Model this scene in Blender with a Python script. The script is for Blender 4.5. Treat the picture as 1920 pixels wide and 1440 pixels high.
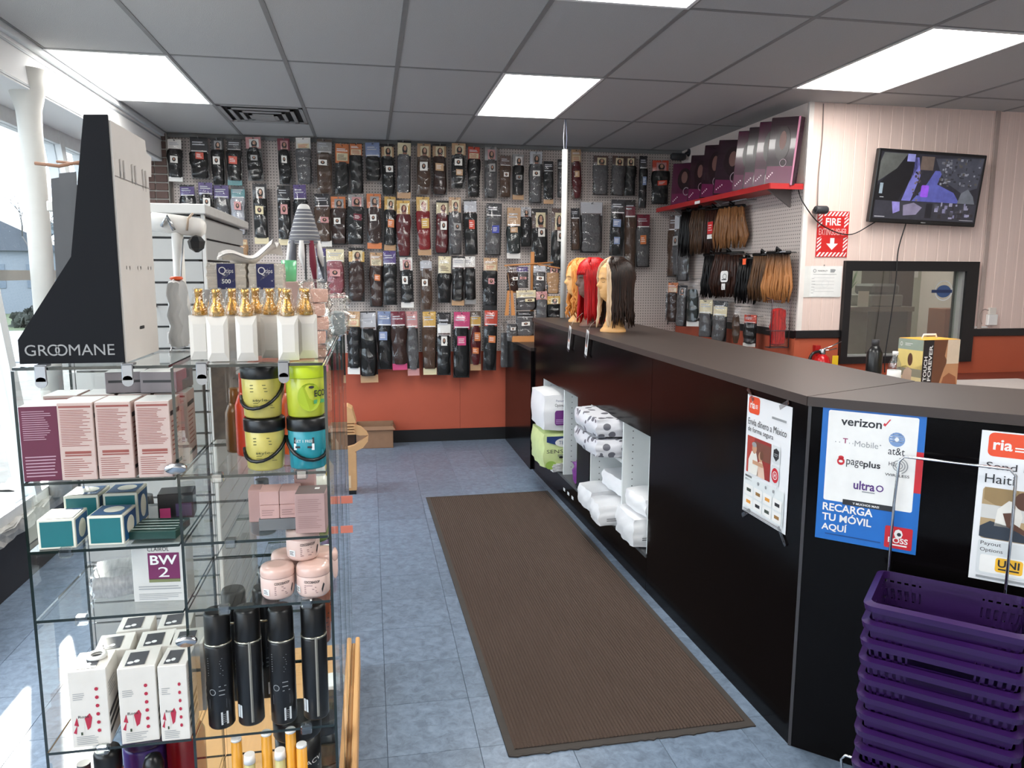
import bpy, math, random
from mathutils import Vector, Matrix, Euler
random.seed(7)
PI = math.pi
scene = bpy.context.scene
for o in list(bpy.data.objects): bpy.data.objects.remove(o)
C = scene.collection

# ------------------------------------------------------------------ camera, world, sun, exposure
CAM_H, PITCH, YAW, ROLL, FPX = 1.574, 0.14469, 0.18485, 0.0043, 1423.07
fw = Vector((math.sin(YAW)*math.cos(PITCH), math.cos(YAW)*math.cos(PITCH), -math.sin(PITCH)))
rt = Vector((math.cos(YAW), -math.sin(YAW), 0)); up = rt.cross(fw)
cr, sr = math.cos(ROLL), math.sin(ROLL)
ax, ay, az = cr*rt + sr*up, -sr*rt + cr*up, -fw
cam = bpy.data.cameras.new('camera'); cam.sensor_width = 36; cam.lens = FPX*36/1920
cam.clip_start = 0.05; cam.clip_end = 200
co = bpy.data.objects.new('camera', cam); C.objects.link(co)
co.matrix_world = Matrix(((ax.x, ay.x, az.x, 0), (ax.y, ay.y, az.y, 0), (ax.z, ay.z, az.z, CAM_H), (0, 0, 0, 1)))
scene.camera = co
w = bpy.data.worlds.new('sky'); scene.world = w; w.use_nodes = True
bg = w.node_tree.nodes['Background']; bg.inputs[0].default_value = (0.80, 0.90, 1.0, 1); bg.inputs[1].default_value = 4.6
sun = bpy.data.lights.new('sun', 'SUN'); sun.energy = 9.0; sun.angle = math.radians(1.2); sun.color = (1, .93, .82)
so = bpy.data.objects.new('sun', sun); C.objects.link(so)
saz, sel = math.radians(-23), math.radians(19)
sd = Vector((math.sin(saz)*math.cos(sel), math.cos(saz)*math.cos(sel), math.sin(sel)))
so.rotation_euler = sd.to_track_quat('Z', 'Y').to_euler(); so.location = (-4, 9, 5)
vs = scene.view_settings; vs.view_transform = 'Standard'; vs.look = 'None'; vs.gamma = 1; vs.use_curve_mapping = False
vs.exposure = 0.28
scene.cycles.transparent_max_bounces = 32
PANEL_EMIT = 13.0        # ceiling light panels

# ------------------------------------------------------------------ materials
def lin(c):
    return tuple(((v/255)/12.92 if v/255 <= .04045 else ((v/255+.055)/1.055)**2.4) for v in c) + (1,)
M = {}
def mat(name, rgb, rough=.6, metal=0., var=.06, vscale=18., bump=0., bscale=120., emit=0., coat=0., alpha=1., trans=0., stretch=None, spec=.5):
    if name in M: return M[name]
    m = bpy.data.materials.new(name); m.use_nodes = True; nt = m.node_tree; n = nt.nodes; p = n['Principled BSDF']
    p.inputs['Roughness'].default_value = rough; p.inputs['Metallic'].default_value = metal
    p.inputs['Coat Weight'].default_value = coat; p.inputs['Specular IOR Level'].default_value = spec
    if alpha < 1: p.inputs['Alpha'].default_value = alpha
    if trans: p.inputs['Transmission Weight'].default_value = trans
    base = lin(rgb)
    tc = n.new('ShaderNodeTexCoord'); src = tc.outputs['Object']
    if stretch:
        mp = n.new('ShaderNodeMapping'); mp.inputs['Scale'].default_value = stretch; nt.links.new(src, mp.inputs[0]); src = mp.outputs[0]
    nz = n.new('ShaderNodeTexNoise'); nz.inputs['Scale'].default_value = vscale; nz.inputs['Detail'].default_value = 3
    nt.links.new(src, nz.inputs['Vector'])
    mx = n.new('ShaderNodeMix'); mx.data_type = 'RGBA'
    mx.inputs[6].default_value = tuple(v*(1-var*1.6) for v in base[:3])+(1,); mx.inputs[7].default_value = tuple(min(1, v*(1+var*1.6)) for v in base[:3])+(1,)
    nt.links.new(nz.outputs[0], mx.inputs[0]); nt.links.new(mx.outputs[2], p.inputs['Base Color'])
    if emit:
        p.inputs['Emission Strength'].default_value = emit; nt.links.new(mx.outputs[2], p.inputs['Emission Color'])
    if bump:
        nb = n.new('ShaderNodeTexNoise'); nb.inputs['Scale'].default_value = bscale; nb.inputs['Detail'].default_value = 2; nt.links.new(src, nb.inputs['Vector'])
        b = n.new('ShaderNodeBump'); b.inputs['Strength'].default_value = bump; b.inputs['Distance'].default_value = .004
        nt.links.new(nb.outputs[0], b.inputs['Height']); nt.links.new(b.outputs[0], p.inputs['Normal'])
    M[name] = m; return m
def col(rgb, rough=.5, **k):
    return mat('paint_%d_%d_%d_%d' % (*rgb, int(rough*100)), rgb, rough, **k)
def glass(name, tint, gloss=1.0, rough=.02, bump=0., bscale=30., base=.04, ior=1.45):
    if name in M: return M[name]
    m = bpy.data.materials.new(name); m.use_nodes = True; nt = m.node_tree; n = nt.nodes; n.remove(n['Principled BSDF'])
    t = n.new('ShaderNodeBsdfTransparent'); t.inputs[0].default_value = tint+(1,)
    g = n.new('ShaderNodeBsdfGlossy'); g.inputs['Roughness'].default_value = rough; g.inputs[0].default_value = (gloss, gloss, gloss, 1)
    f = n.new('ShaderNodeFresnel'); f.inputs['IOR'].default_value = ior
    ad = n.new('ShaderNodeMath'); ad.operation = 'ADD'; ad.inputs[1].default_value = base; ad.use_clamp = True
    ge = n.new('ShaderNodeNewGeometry'); iv = n.new('ShaderNodeMath'); iv.operation = 'SUBTRACT'; iv.inputs[0].default_value = 1; nt.links.new(ge.outputs['Backfacing'], iv.inputs[1])
    ml_ = n.new('ShaderNodeMath'); ml_.operation = 'MULTIPLY'; nt.links.new(f.outputs[0], ml_.inputs[0]); nt.links.new(iv.outputs[0], ml_.inputs[1]); nt.links.new(ml_.outputs[0], ad.inputs[0])
    mx = n.new('ShaderNodeMixShader'); nt.links.new(ad.outputs[0], mx.inputs[0]); nt.links.new(t.outputs[0], mx.inputs[1]); nt.links.new(g.outputs[0], mx.inputs[2])
    if bump:
        tc = n.new('ShaderNodeTexCoord'); nz = n.new('ShaderNodeTexNoise'); nz.inputs['Scale'].default_value = bscale; nz.inputs['Detail'].default_value = 2; nz.inputs['Distortion'].default_value = 1.5
        nt.links.new(tc.outputs['Object'], nz.inputs['Vector']); b = n.new('ShaderNodeBump'); b.inputs['Strength'].default_value = bump; b.inputs['Distance'].default_value = .01
        nt.links.new(nz.outputs[0], b.inputs['Height']); nt.links.new(b.outputs[0], g.inputs['Normal']); nt.links.new(b.outputs[0], f.inputs['Normal'])
    nt.links.new(mx.outputs[0], n['Material Output'].inputs[0])
    M[name] = m; return m
def hairmat(name, a, b, rough=.38, z0=None, z1=None, tip=None, spec=.3):
    """strand streaks running along local Z; optional tip colour fading in below z1 towards z0"""
    if name in M: return M[name]
    m = bpy.data.materials.new(name); m.use_nodes = True; nt = m.node_tree; n = nt.nodes; p = n['Principled BSDF']
    tc = n.new('ShaderNodeTexCoord'); mp = n.new('ShaderNodeMapping'); mp.inputs['Scale'].default_value = (150, 150, 5); nt.links.new(tc.outputs['Object'], mp.inputs[0])
    nz = n.new('ShaderNodeTexNoise'); nz.inputs['Scale'].default_value = 1.; nz.inputs['Detail'].default_value = 3; nt.links.new(mp.outputs[0], nz.inputs['Vector'])
    r = n.new('ShaderNodeValToRGB'); r.color_ramp.elements[0].position = .36; r.color_ramp.elements[1].position = .66
    r.color_ramp.elements[0].color = lin(a); r.color_ramp.elements[1].color = lin(b); nt.links.new(nz.outputs[0], r.inputs[0])
    out = r.outputs[0]
    if tip:
        sx = n.new('ShaderNodeSeparateXYZ'); nt.links.new(tc.outputs['Object'], sx.inputs[0])
        mr = n.new('ShaderNodeMapRange'); mr.inputs[1].default_value = z1; mr.inputs[2].default_value = z0; nt.links.new(sx.outputs[2], mr.inputs[0])
        mx = n.new('ShaderNodeMix'); mx.data_type = 'RGBA'; mx.inputs[7].default_value = lin(tip); nt.links.new(mr.outputs[0], mx.inputs[0]); nt.links.new(out, mx.inputs[6]); out = mx.outputs[2]
    nt.links.new(out, p.inputs['Base Color']); p.inputs['Roughness'].default_value = rough; p.inputs['Specular IOR Level'].default_value = spec
    b = n.new('ShaderNodeBump'); b.inputs['Strength'].default_value = .5; b.inputs['Distance'].default_value = .004
    nt.links.new(nz.outputs[0], b.inputs['Height']); nt.links.new(b.outputs[0], p.inputs['Normal'])
    M[name] = m; return m

# ------------------------------------------------------------------ mesh building
class MB:
    def __init__(s): s.v = []; s.f = []; s.mi = []; s.m = []; s.sm = []
    def mid(s, m):
        if m not in s.m: s.m.append(m)
        return s.m.index(m)
    def add(s, vs, fs, m=None, smooth=False):
        k = len(s.v); s.v += [tuple(v) for v in vs]; i = s.mid(m)
        for f in fs: s.f.append(tuple(j+k for j in f)); s.mi.append(i); s.sm.append(smooth)
        return s
    def box(s, x0, x1, y0, y1, z0, z1, m=None):
        v = [(x, y, z) for z in (z0, z1) for y in (y0, y1) for x in (x0, x1)]
        return s.add(v, [(0, 2, 3, 1), (4, 5, 7, 6), (0, 1, 5, 4), (2, 6, 7, 3), (0, 4, 6, 2), (1, 3, 7, 5)], m)
    def bbox(s, x0, x1, y0, y1, z0, z1, b=.003, m=None):
        """box with chamfered edges: 24 verts"""
        X, Y, Z = (x0, x1), (y0, y1), (z0, z1); v = []; idx = {}
        for i in (0, 1):
            for j in (0, 1):
                for k in (0, 1):
                    for a in range(3):
                        p = [X[i], Y[j], Z[k]]
                        for c, (q, hi) in enumerate(((0, i), (1, j), (2, k))):
                            if c != a: p[c] += -b if hi else b
                        idx[i, j, k, a] = len(v); v.append(p)
        f = []
        for a in range(3):
            o = [c for c in range(3) if c != a]
            for hi in (0, 1):
                q = []
                for (p, r) in ((0, 0), (1, 0), (1, 1), (0, 1)):
                    t = [0, 0, 0]; t[a] = hi; t[o[0]] = p; t[o[1]] = r; q.append(idx[(*t, a)])
                f.append(q)
        for a in range(3):
            o = [c for c in range(3) if c != a]
            for p in (0, 1):
                for r in (0, 1):
                    t0 = [0, 0, 0]; t0[o[0]] = p; t0[o[1]] = r; t1 = list(t0); t1[a] = 1
                    f.append([idx[(*t0, o[0])], idx[(*t1, o[0])], idx[(*t1, o[1])], idx[(*t0, o[1])]])
        for i in (0, 1):
            for j in (0, 1):
                for k in (0, 1): f.append([idx[i, j, k, 0], idx[i, j, k, 1], idx[i, j, k, 2]])
        return s.add(v, f, m)
    def prism(s, pts, z0, z1, m=None, axis='z'):
        n = len(pts)
        def P(a, b, c): return {'z': (a, b, c), 'y': (a, c, b), 'x': (c, a, b)}[axis]
        v = [P(a, b, z0) for a, b in pts] + [P(a, b, z1) for a, b in pts]
        f = [tuple(range(n))[::-1], tuple(range(n, 2*n))] + [(i, (i+1) % n, n+(i+1) % n, n+i) for i in range(n)]
        return s.add(v, f, m)
    def lathe(s, prof, n=20, c=(0, 0), m=None, sx=1, sy=1, smooth=True, axis='z', cap=True):
        v = []; f = []
        for r, z in prof:
            for k in range(n):
                a = 2*PI*k/n; p = (c[0]+r*sx*math.cos(a), c[1]+r*sy*math.sin(a), z)
                if axis == 'y': p = (p[0], z, p[1])
                if axis == 'x': p = (z, p[0], p[1])
                v.append(p)
        for i in range(len(prof)-1):
            for k in range(n): f.append((i*n+k, i*n+(k+1) % n, (i+1)*n+(k+1) % n, (i+1)*n+k))
        s.add(v, f, m, smooth)
        if cap:
            k0 = len(s.v)-len(v)
            s.f.append(tuple(k0+i for i in range(n))[::-1]); s.mi.append(s.mid(m)); s.sm.append(False)
            s.f.append(tuple(k0+(len(prof)-1)*n+i for i in range(n))); s.mi.append(s.mid(m)); s.sm.append(False)
        return s
    def tube(s, pts, r, n=6, m=None, flat=1., cap=True, upv=None):
        pts = [Vector(p) for p in pts]; rr = r if isinstance(r, (list, tuple)) else [r]*len(pts); v = []; f = []
        prev = None
        for i, p in enumerate(pts):
            t = (pts[min(i+1, len(pts)-1)]-pts[max(i-1, 0)])
            if t.length < 1e-9: t = Vector((0, 0, 1))
            t.normalize()
            if prev is None:
                u = Vector(upv) if upv else (Vector((0, 0, 1)) if abs(t.z) < .9 else Vector((0, 1, 0)))
            else: u = prev
            u = (u-t*u.dot(t)); u.normalize(); prev = u; w2 = t.cross(u)
            for k in range(n):
                a = 2*PI*k/n; v.append(p+u*(rr[i]*flat*math.cos(a))+w2*(rr[i]*math.sin(a)))
        for i in range(len(pts)-1):
            for k in range(n): f.append((i*n+k, i*n+(k+1) % n, (i+1)*n+(k+1) % n, (i+1)*n+k))
        if cap: f += [tuple(range(n))[::-1], tuple((len(pts)-1)*n+k for k in range(n))]
        return s.add(v, f, m, True)
    def grid(s, fn, nu, nv, m=None, smooth=True, wrap=False):
        v = [fn(i/nu, j/nv) for j in range(nv+1) for i in range(nu+(0 if wrap else 1))]; W = nu+(0 if wrap else 1); f = []
        for j in range(nv):
            for i in range(nu):
                a = j*W+i; b = j*W+(i+1) % W; f.append((a, b, b+W, a+W))
        return s.add(v, f, m, smooth)
    def xf(s, mtx, start=0):
        for i in range(start, len(s.v)): s.v[i] = tuple(mtx @ Vector(s.v[i]))
        return s
    def mesh(s, name, m=None):
        me = bpy.data.meshes.new(name); me.from_pydata(s.v, [], s.f)
        ms = [x if x is not None else m for x in s.m]
        for x in ms: me.materials.append(x)
        me.polygons.foreach_set('material_index', s.mi); me.polygons.foreach_set('use_smooth', s.sm); me.update(); return me
    def build(s, name, m=None, parent=None, loc=(0, 0, 0), rot=(0, 0, 0), scale=None):
        return link(name, s.mesh(name, m), parent, loc, rot, scale)
def link(name, me, parent=None, loc=(0, 0, 0), rot=(0, 0, 0), scale=None, m=None):
    o = bpy.data.objects.new(name, me); C.objects.link(o); o.location = loc; o.rotation_euler = rot
    if scale: o.scale = scale
    if parent: o.parent = parent
    if m:
        for sl in o.material_slots: sl.link = 'OBJECT'; sl.material = m
    return o
def tag(o, label, cat, group=None, kind=None):
    o['label'] = label; o['category'] = cat
    if group: o['group'] = group
    if kind: o['kind'] = kind
    return o
def thing(name, label, cat, loc=(0, 0, 0), rz=0., group=None, rot=None):
    o = bpy.data.objects.new(name, None); C.objects.link(o); o.location = loc; o.rotation_euler = rot if rot else (0, 0, rz); o.empty_display_size = .05
    return tag(o, label, cat, group)
def under(child, par):
    """make child a sub-part of par without moving it"""
    child.parent = par; child.matrix_parent_inverse = par.matrix_basis.inverted(); return child
def kid(t, *names):
    return next(c for c in t.children if c.name.split('.')[0] in names)
def struct(o):
    o['kind'] = 'structure'; return o
def dup(root, loc, rz=None, label=None):
    r = root.copy(); C.objects.link(r); r.location = loc
    if rz is not None: r.rotation_euler = (0, 0, rz)
    if label: r['label'] = label
    for ch in list(root.children):
        c = ch.copy(); C.objects.link(c); c.parent = r
        for g in list(ch.children):
            d = g.copy(); C.objects.link(d); d.parent = c
    return r

# ------------------------------------------------------------------ flat print (lettering, posters, labels) as thin shapes
_txt = {}
def textgeo(s, bold=False):
    if (s, bold) in _txt: return _txt[s, bold]
    cu = bpy.data.curves.new('t', 'FONT'); cu.body = s; cu.size = 1; cu.resolution_u = 3
    if bold: cu.offset = .022
    ob = bpy.data.objects.new('t', cu); C.objects.link(ob); dg = bpy.context.evaluated_depsgraph_get(); dg.update()
    me = bpy.data.meshes.new_from_object(ob.evaluated_get(dg)); v = [(p.co.x, p.co.y) for p in me.vertices]; f = [tuple(q.vertices) for q in me.polygons]
    bpy.data.objects.remove(ob); bpy.data.curves.remove(cu); bpy.data.meshes.remove(me)
    if not v: v = [(0, 0), (1, 1)]
    x0 = min(p[0] for p in v); x1 = max(p[0] for p in v); y0 = min(p[1] for p in v); y1 = max(p[1] for p in v)
    _txt[s, bold] = ([(p[0]-x0, p[1]-y0) for p in v], f, x1-x0, y1-y0); return _txt[s, bold]
class Canvas:
    """local x right, y up, z out of the sheet"""
    def __init__(s, step=.0003): s.b = MB(); s.l = 1; s.step = step
    def poly(s, pts, m):
        z = s.l*s.step; s.b.add([(x, y, z) for x, y in pts], [tuple(range(len(pts)))], m); return s
    def up(s): s.l += 1; return s
    def rect(s, x, y, w2, h, m): return s.poly([(x, y), (x+w2, y), (x+w2, y+h), (x, y+h)], m)
    def ell(s, x, y, rx, ry, m, n=20): return s.poly([(x+rx*math.cos(2*PI*k/n), y+ry*math.sin(2*PI*k/n)) for k in range(n)], m)
    def rrect(s, x, y, w2, h, r, m, n=4):
        p = []
        for cx, cy, a0 in ((x+w2-r, y+r, -PI/2), (x+w2-r, y+h-r, 0), (x+r, y+h-r, PI/2), (x+r, y+r, PI)):
            for k in range(n+1): a = a0+PI/2*k/n; p.append((cx+r*math.cos(a), cy+r*math.sin(a)))
        return s.poly(p, m)
    def ring(s, x, y, r0, r1, m, n=24, a0=0, a1=2*PI, sy=1):
        z = s.l*s.step; v = []
        for k in range(n+1):
            a = a0+(a1-a0)*k/n; v += [(x+r0*math.cos(a), y+sy*r0*math.sin(a), z), (x+r1*math.cos(a), y+sy*r1*math.sin(a), z)]
        s.b.add(v, [(2*k, 2*k+1, 2*k+3, 2*k+2) for k in range(n)], m); return s
    def text(s, t, x, y, h, m, w=None, bold=False, rot=0., skew=0., cap=None):
        """lower-left corner x,y; h = height of the drawn glyph box; w stretches to width"""
        v, f, tw, th = textgeo(t, bold); sy = h/th; sx = (w/tw) if w else sy; z = s.l*s.step; c, q = math.cos(rot), math.sin(rot); o = []
        for a, b in v:
            a2, b2 = a*sx+skew*b*sy, b*sy; o.append((x+c*a2-q*b2, y+q*a2+c*b2, z))
        s.b.add(o, f, m); return s
    def lines(s, x, y, w2, h, n, m, t=.5, ragged=.35):
        """n lines of unreadable small print filling a block"""
        p = h/n
        for i in range(n): s.rect(x, y+h-(i+1)*p+p*(1-t)/2, w2*(1-ragged*random.random()), p*t, m)
        return s
    def build(s, parent, origin, xd, yd, name='print'):
        xd, yd = Vector(xd).normalized(), Vector(yd).normalized(); zd = xd.cross(yd); o = Vector(origin)
        mt = Matrix(((xd.x, yd.x, zd.x, o.x), (xd.y, yd.y, zd.y, o.y), (xd.z, yd.z, zd.z, o.z), (0, 0, 0, 1)))
        s.b.xf(mt); return s.b.build(name, None, parent)
FRONT = ((1, 0, 0), (0, 0, 1))     # faces -y
# common paints
BLACK = col((16, 15, 16), .45); WHITE = col((235, 233, 230), .5); GREY = col((120, 120, 122), .5); DGREY = col((52, 52, 56), .5)
CHROME = mat('chrome', (200, 202, 205), .18, 1.); STEEL = mat('brushed_steel', (160, 162, 166), .32, 1.)
FILM = glass('clear_film', (.97, .97, .98), 1., .055, bump=.12, bscale=9., base=.008, ior=1.5)
PANE = glass('clear_glass', (.93, .955, .945), 1., .01, base=.015)
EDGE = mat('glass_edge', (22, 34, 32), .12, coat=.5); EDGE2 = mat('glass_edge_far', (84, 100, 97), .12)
# ================================================================== the room
CEIL, YB, XR, YR, XW = 2.728, 7.05, 2.95, 4.88, -1.65     # ceiling height, back wall, pegboard wall, office wall, window soffit
GX0, GY0 = -1.038, 4.551                                  # ceiling grid origin
XE, YF = 5.6, -2.4                                        # room ends outside the frame
def tilemat():
    m = bpy.data.materials.new('vinyl_tile'); m.use_nodes = True; nt = m.node_tree; n = nt.nodes; p = n['Principled BSDF']
    tc = n.new('ShaderNodeTexCoord'); oi = n.new('ShaderNodeObjectInfo')
    va = n.new('ShaderNodeVectorMath'); va.operation = 'ADD'; nt.links.new(tc.outputs['Object'], va.inputs[0])
    mu = n.new('ShaderNodeVectorMath'); mu.operation = 'SCALE'; mu.inputs[3].default_value = 37.; cb = n.new('ShaderNodeCombineXYZ')
    for i in range(3): nt.links.new(oi.outputs['Random'], cb.inputs[i])
    nt.links.new(cb.outputs[0], mu.inputs[0]); nt.links.new(mu.outputs[0], va.inputs[1])
    a = n.new('ShaderNodeTexNoise'); a.inputs['Scale'].default_value = 26; a.inputs['Detail'].default_value = 6; a.inputs['Roughness'].default_value = .7; a.inputs['Distortion'].default_value = .6
    nt.links.new(va.outputs[0], a.inputs['Vector'])
    r = n.new('ShaderNodeValToRGB'); e = r.color_ramp.elements; e[0].position = .32; e[0].color = lin((90, 102, 118)); e[1].position = .7; e[1].color = lin((128, 145, 166))
    nt.links.new(a.outputs[0], r.inputs[0])
    hv = n.new('ShaderNodeHueSaturation'); mr = n.new('ShaderNodeMapRange'); mr.inputs[3].default_value = .9; mr.inputs[4].default_value = 1.08
    nt.links.new(oi.outputs['Random'], mr.inputs[0]); nt.links.new(mr.outputs[0], hv.inputs['Value']); nt.links.new(r.outputs[0], hv.inputs['Color'])
    nt.links.new(hv.outputs[0], p.inputs['Base Color']); p.inputs['Roughness'].default_value = .34
    b = n.new('ShaderNodeBump'); b.inputs['Strength'].default_value = .12; b.inputs['Distance'].default_value = .002; nt.links.new(a.outputs[0], b.inputs['Height']); nt.links.new(b.outputs[0], p.inputs['Normal'])
    return m
TILE = tilemat()
fl = struct(MB().box(-2.2, XE, YF, YB+.1, -.12, -.004, mat('floor_slab', (96, 108, 126), .5)).build('floor'))
tm = MB().bbox(0, .3035, 0, .3035, -.004, 0, .0006).mesh('floor_tile', TILE)
fx0, fy0 = .0257, 3.5449
for i in range(-6, 5):
    for j in range(-7, 12):
        x, y = fx0+.305*i, fy0+.305*j
        if x > -1.85 and y+.3 < YB+.3: link('floor_tile', tm, fl, (x, y, 0))
# far tiles nobody sees closely: one slab of the same vinyl, grouted by gaps at the aisle only
MB().box(1.37, XE, YF, YR-.02, -.004, -.001, TILE).box(-1.77, 1.36, YF, 1.38, -.004, -.001).build('floor_sheet', TILE, fl)

# ---- ceiling: tiles, T-bars, light panels, vent
ctile = mat('ceiling_tile', (178, 178, 178), .9, var=.05, vscale=160, bump=.5, bscale=260)
tbar = mat('ceiling_bar', (128, 128, 128), .6)
ce = struct(MB().box(-1.9, XE, YF, YB+1.2, CEIL+.05, CEIL+.1, mat('ceiling_deck', (60, 60, 60), .9)).build('ceiling'))
LIGHTS = {(-1, 0), (3, 0), (6, -1), (3, -2), (-1, -2), (6, -3), (-1, -4), (3, -4), (6, -5)}
ct = MB().bbox(.006, .604, .006, 1.214, 0, .02, .003).mesh('ceiling_tile', ctile)
ch_ = MB().bbox(.006, .604, .006, .604, 0, .02, .003).mesh('ceiling_tile', ctile)
def panel_light(x, y, n):
    t = thing('ceiling_light', n, 'light', (x, y, CEIL), 0, 'fluorescent ceiling panels')
    MB().box(.0, .61, .0, .02, -.006, .03).box(0, .61, 1.2, 1.22, -.006, .03).box(0, .018, .02, 1.2, -.006, .03).box(.592, .61, .02, 1.2, -.006, .03).build('frame', mat('light_frame', (225, 225, 225), .5), t)
    MB().box(.018, .592, .02, 1.2, .004, .012).build('diffuser', mat('light_diffuser', (255, 253, 248), .6, emit=PANEL_EMIT, var=0.), t)
names = {(-1, 0): 'glowing ceiling light panel beside the window soffit', (3, 0): 'glowing ceiling light panel in the middle, above the wigs', (6, -1): 'glowing ceiling light panel over the right wall corner by the television',
         (3, -2): 'ceiling light panel cut off by the top edge of the picture'}
names.update({k: 'ceiling light panel out of the picture, '+v for k, v in {(-1,-2):'by the window above the camera',(6,-3):'far right above the counter wing',(-1,-4):'behind the camera by the window',(3,-4):'behind the camera in the middle',(6,-5):'behind the camera at the right'}.items()})
for i in range(-1, 11):
    for j in range(-6, 3):
        x, y = GX0+.61*i, GY0+1.22*j
        if x >= XR-.05 and y >= YR+.5 and i > 7: continue
        if (i, j) in LIGHTS:
            panel_light(x, y, names[i, j]); continue
        if i == 0 and j == 1: link('ceiling_tile', ch_, ce, (x, y+.61, CEIL)); continue
        if y > YB-.1: continue
        link('ceiling_tile', ct, ce, (x, y, CEIL))
for i in range(-1, 12): MB().box(GX0+.61*i-.012, GX0+.61*i+.012, YF, YB, CEIL-.003, CEIL+.02).build('grid_bar', tbar, ce)
for j in range(-5, 3): MB().box(XW, XE, GY0+1.22*j-.012, GY0+1.22*j+.012, CEIL-.002, CEIL+.02).build('grid_bar', tbar, ce)
MB().box(GX0, GX0+.61, GY0+1.83-.012, GY0+1.83+.012, CEIL-.002, CEIL+.02).build('grid_bar', tbar, ce)
vt = thing('ceiling_vent', 'square louvred air vent set in the grey ceiling tiles', 'vent', (GX0+.305, GY0+1.525, CEIL))
vm = mat('vent_metal', (150, 150, 150), .5)
for k, (a, z) in enumerate(((.29, -.004), (.225, -.012), (.16, -.018), (.1, -.024))):
    b = MB(); t_ = .026
    for sx0, sx1, sy0, sy1 in ((-a, a, -a, -a+t_), (-a, a, a-t_, a), (-a, -a+t_, -a, a), (a-t_, a, -a, a)): b.box(sx0, sx1, sy0, sy1, z, z+.008)
    b.build('louvre', vm, vt)
MB().box(-.29, .29, -.29, .29, .012, .03).build('duct', col((30, 30, 30), .8), vt)
MB().box(-.075, .075, -.075, .075, -.026, -.02).build('plate', vm, vt)

# ---- back wall: pegboard above, painted wainscot below, black base
def pegmat(name, rgb):
    m = bpy.data.materials.new(name); m.use_nodes = True; nt = m.node_tree; n = nt.nodes; p = n['Principled BSDF']; p.inputs['Roughness'].default_value = .55
    tc = n.new('ShaderNodeTexCoord'); s = n.new('ShaderNodeVectorMath'); s.operation = 'SCALE'; s.inputs[3].default_value = 1/.0254; nt.links.new(tc.outputs['Object'], s.inputs[0])
    f = n.new('ShaderNodeVectorMath'); f.operation = 'FRACTION'; nt.links.new(s.outputs[0], f.inputs[0])
    d = n.new('ShaderNodeVectorMath'); d.operation = 'SUBTRACT'; d.inputs[1].default_value = (.5, .5, .5); nt.links.new(f.outputs[0], d.inputs[0])
    k = n.new('ShaderNodeVectorMath'); k.operation = 'MULTIPLY'; k.inputs[1].default_value = (1, 0, 1); nt.links.new(d.outputs[0], k.inputs[0])
    l = n.new('ShaderNodeVectorMath'); l.operation = 'LENGTH'; nt.links.new(k.outputs[0], l.inputs[0])
    lt = n.new('ShaderNodeMath'); lt.operation = 'LESS_THAN'; lt.inputs[1].default_value = .17; nt.links.new(l.outputs['Value'], lt.inputs[0])
    mx = n.new('ShaderNodeMix'); mx.data_type = 'RGBA'; mx.inputs[6].default_value = lin(rgb); mx.inputs[7].default_value = lin((38, 34, 34)); nt.links.new(lt.outputs[0], mx.inputs[0])
    nt.links.new(mx.outputs[2], p.inputs['Base Color']); return m
PEG = pegmat('pegboard', (196, 184, 178))
red = mat('terracotta_paint', (176, 82, 58), .6, var=.04, vscale=5)
basem = mat('black_base', (18, 17, 19), .4)
wb = struct(MB().box(-1.9, XR+.1, YB+.02, YB+.15, 0, CEIL+.02, mat('wall_core', (150, 140, 135), .8)).build('wall_back'))
for i in range(4):
    x0 = -1.62+1.22*i; x1 = min(x0+1.217, XR)
    MB().box(0, x1-x0, 0, .02, 0, CEIL-.85).build('pegboard', PEG, wb, (x0, YB, .85))
for i in range(4):
    x0 = -1.62+1.22*i; x1 = min(x0+1.218, XR); MB().box(x0, x1, YB+.004, YB+.02, .1, .85).build('wainscot_panel', red, wb)
bb = struct(MB().box(-1.65, 1.26, YB-.012, YB+.02, 0, .115, basem).build('baseboard_back'))
MB().box(-1.65, XR, YB-.025, YB, CEIL-.03, CEIL).build('trim_1', tbar); struct(bpy.data.objects['trim_1'])
# brick pier at the left end of the back wall
pier = struct(MB().box(-2.3, -1.64, YB-.06, YB+.02, 0, CEIL, mat('mortar', (170, 166, 160), .9)).build('wall_left_pier'))
bk = MB().bbox(0, .2, 0, .03, 0, .058, .004).mesh('brick', mat('brick', (98, 78, 72), .9, var=.25, vscale=9, bump=.5)); bk2 = MB().bbox(0, .095, 0, .03, 0, .058, .004).mesh('brick', M['brick'])
for r in range(40):
    z = .01+r*.068
    if r % 2: link('brick', bk, pier, (-1.948, YB-.075, z)); link('brick', bk, pier, (-2.156, YB-.075, z))
    else: link('brick', bk, pier, (-2.05, YB-.075, z)); link('brick', bk2, pier, (-1.845, YB-.075, z)); 
    link('brick', bk2, pier, (-1.743 if not r % 2 else -1.742, YB-.075, z))

# ---- right pegboard wall (faces the aisle) and the office wall
wr = struct(MB().box(XR+.02, XR+.14, YR+.1, YB+.02, 0, CEIL+.02, mat('wall_core', (150, 140, 135), .8)).build('wall_right'))
for i in range(2):
    o = MB().box(0, 1.083 if i == 0 else 1.06, 0, .02, 0, CEIL-1.18).build('pegboard', PEG, wr, (XR, YB-.02-1.085*i, 1.18), (0, 0, -PI/2))
MB().box(XR-.004, XR+.02, YR+.02, YB-.02, 2.2, CEIL-.001).build('upper_panel', mat('wall_cream', (226, 210, 202), .6, var=.02), wr)
MB().box(XR-.012, XR+.02, YR+.012, YB, 1.125, 1.18).build('chair_rail', basem, wr)
MB().box(XR+.002, XR+.02, YR+.012, YB, .1, 1.125).build('wainscot_panel', red, wr)
MB().box(XR-.004, XR+.02, YR+.012, YB, 0, .1).build('base_strip', basem, wr)
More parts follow.
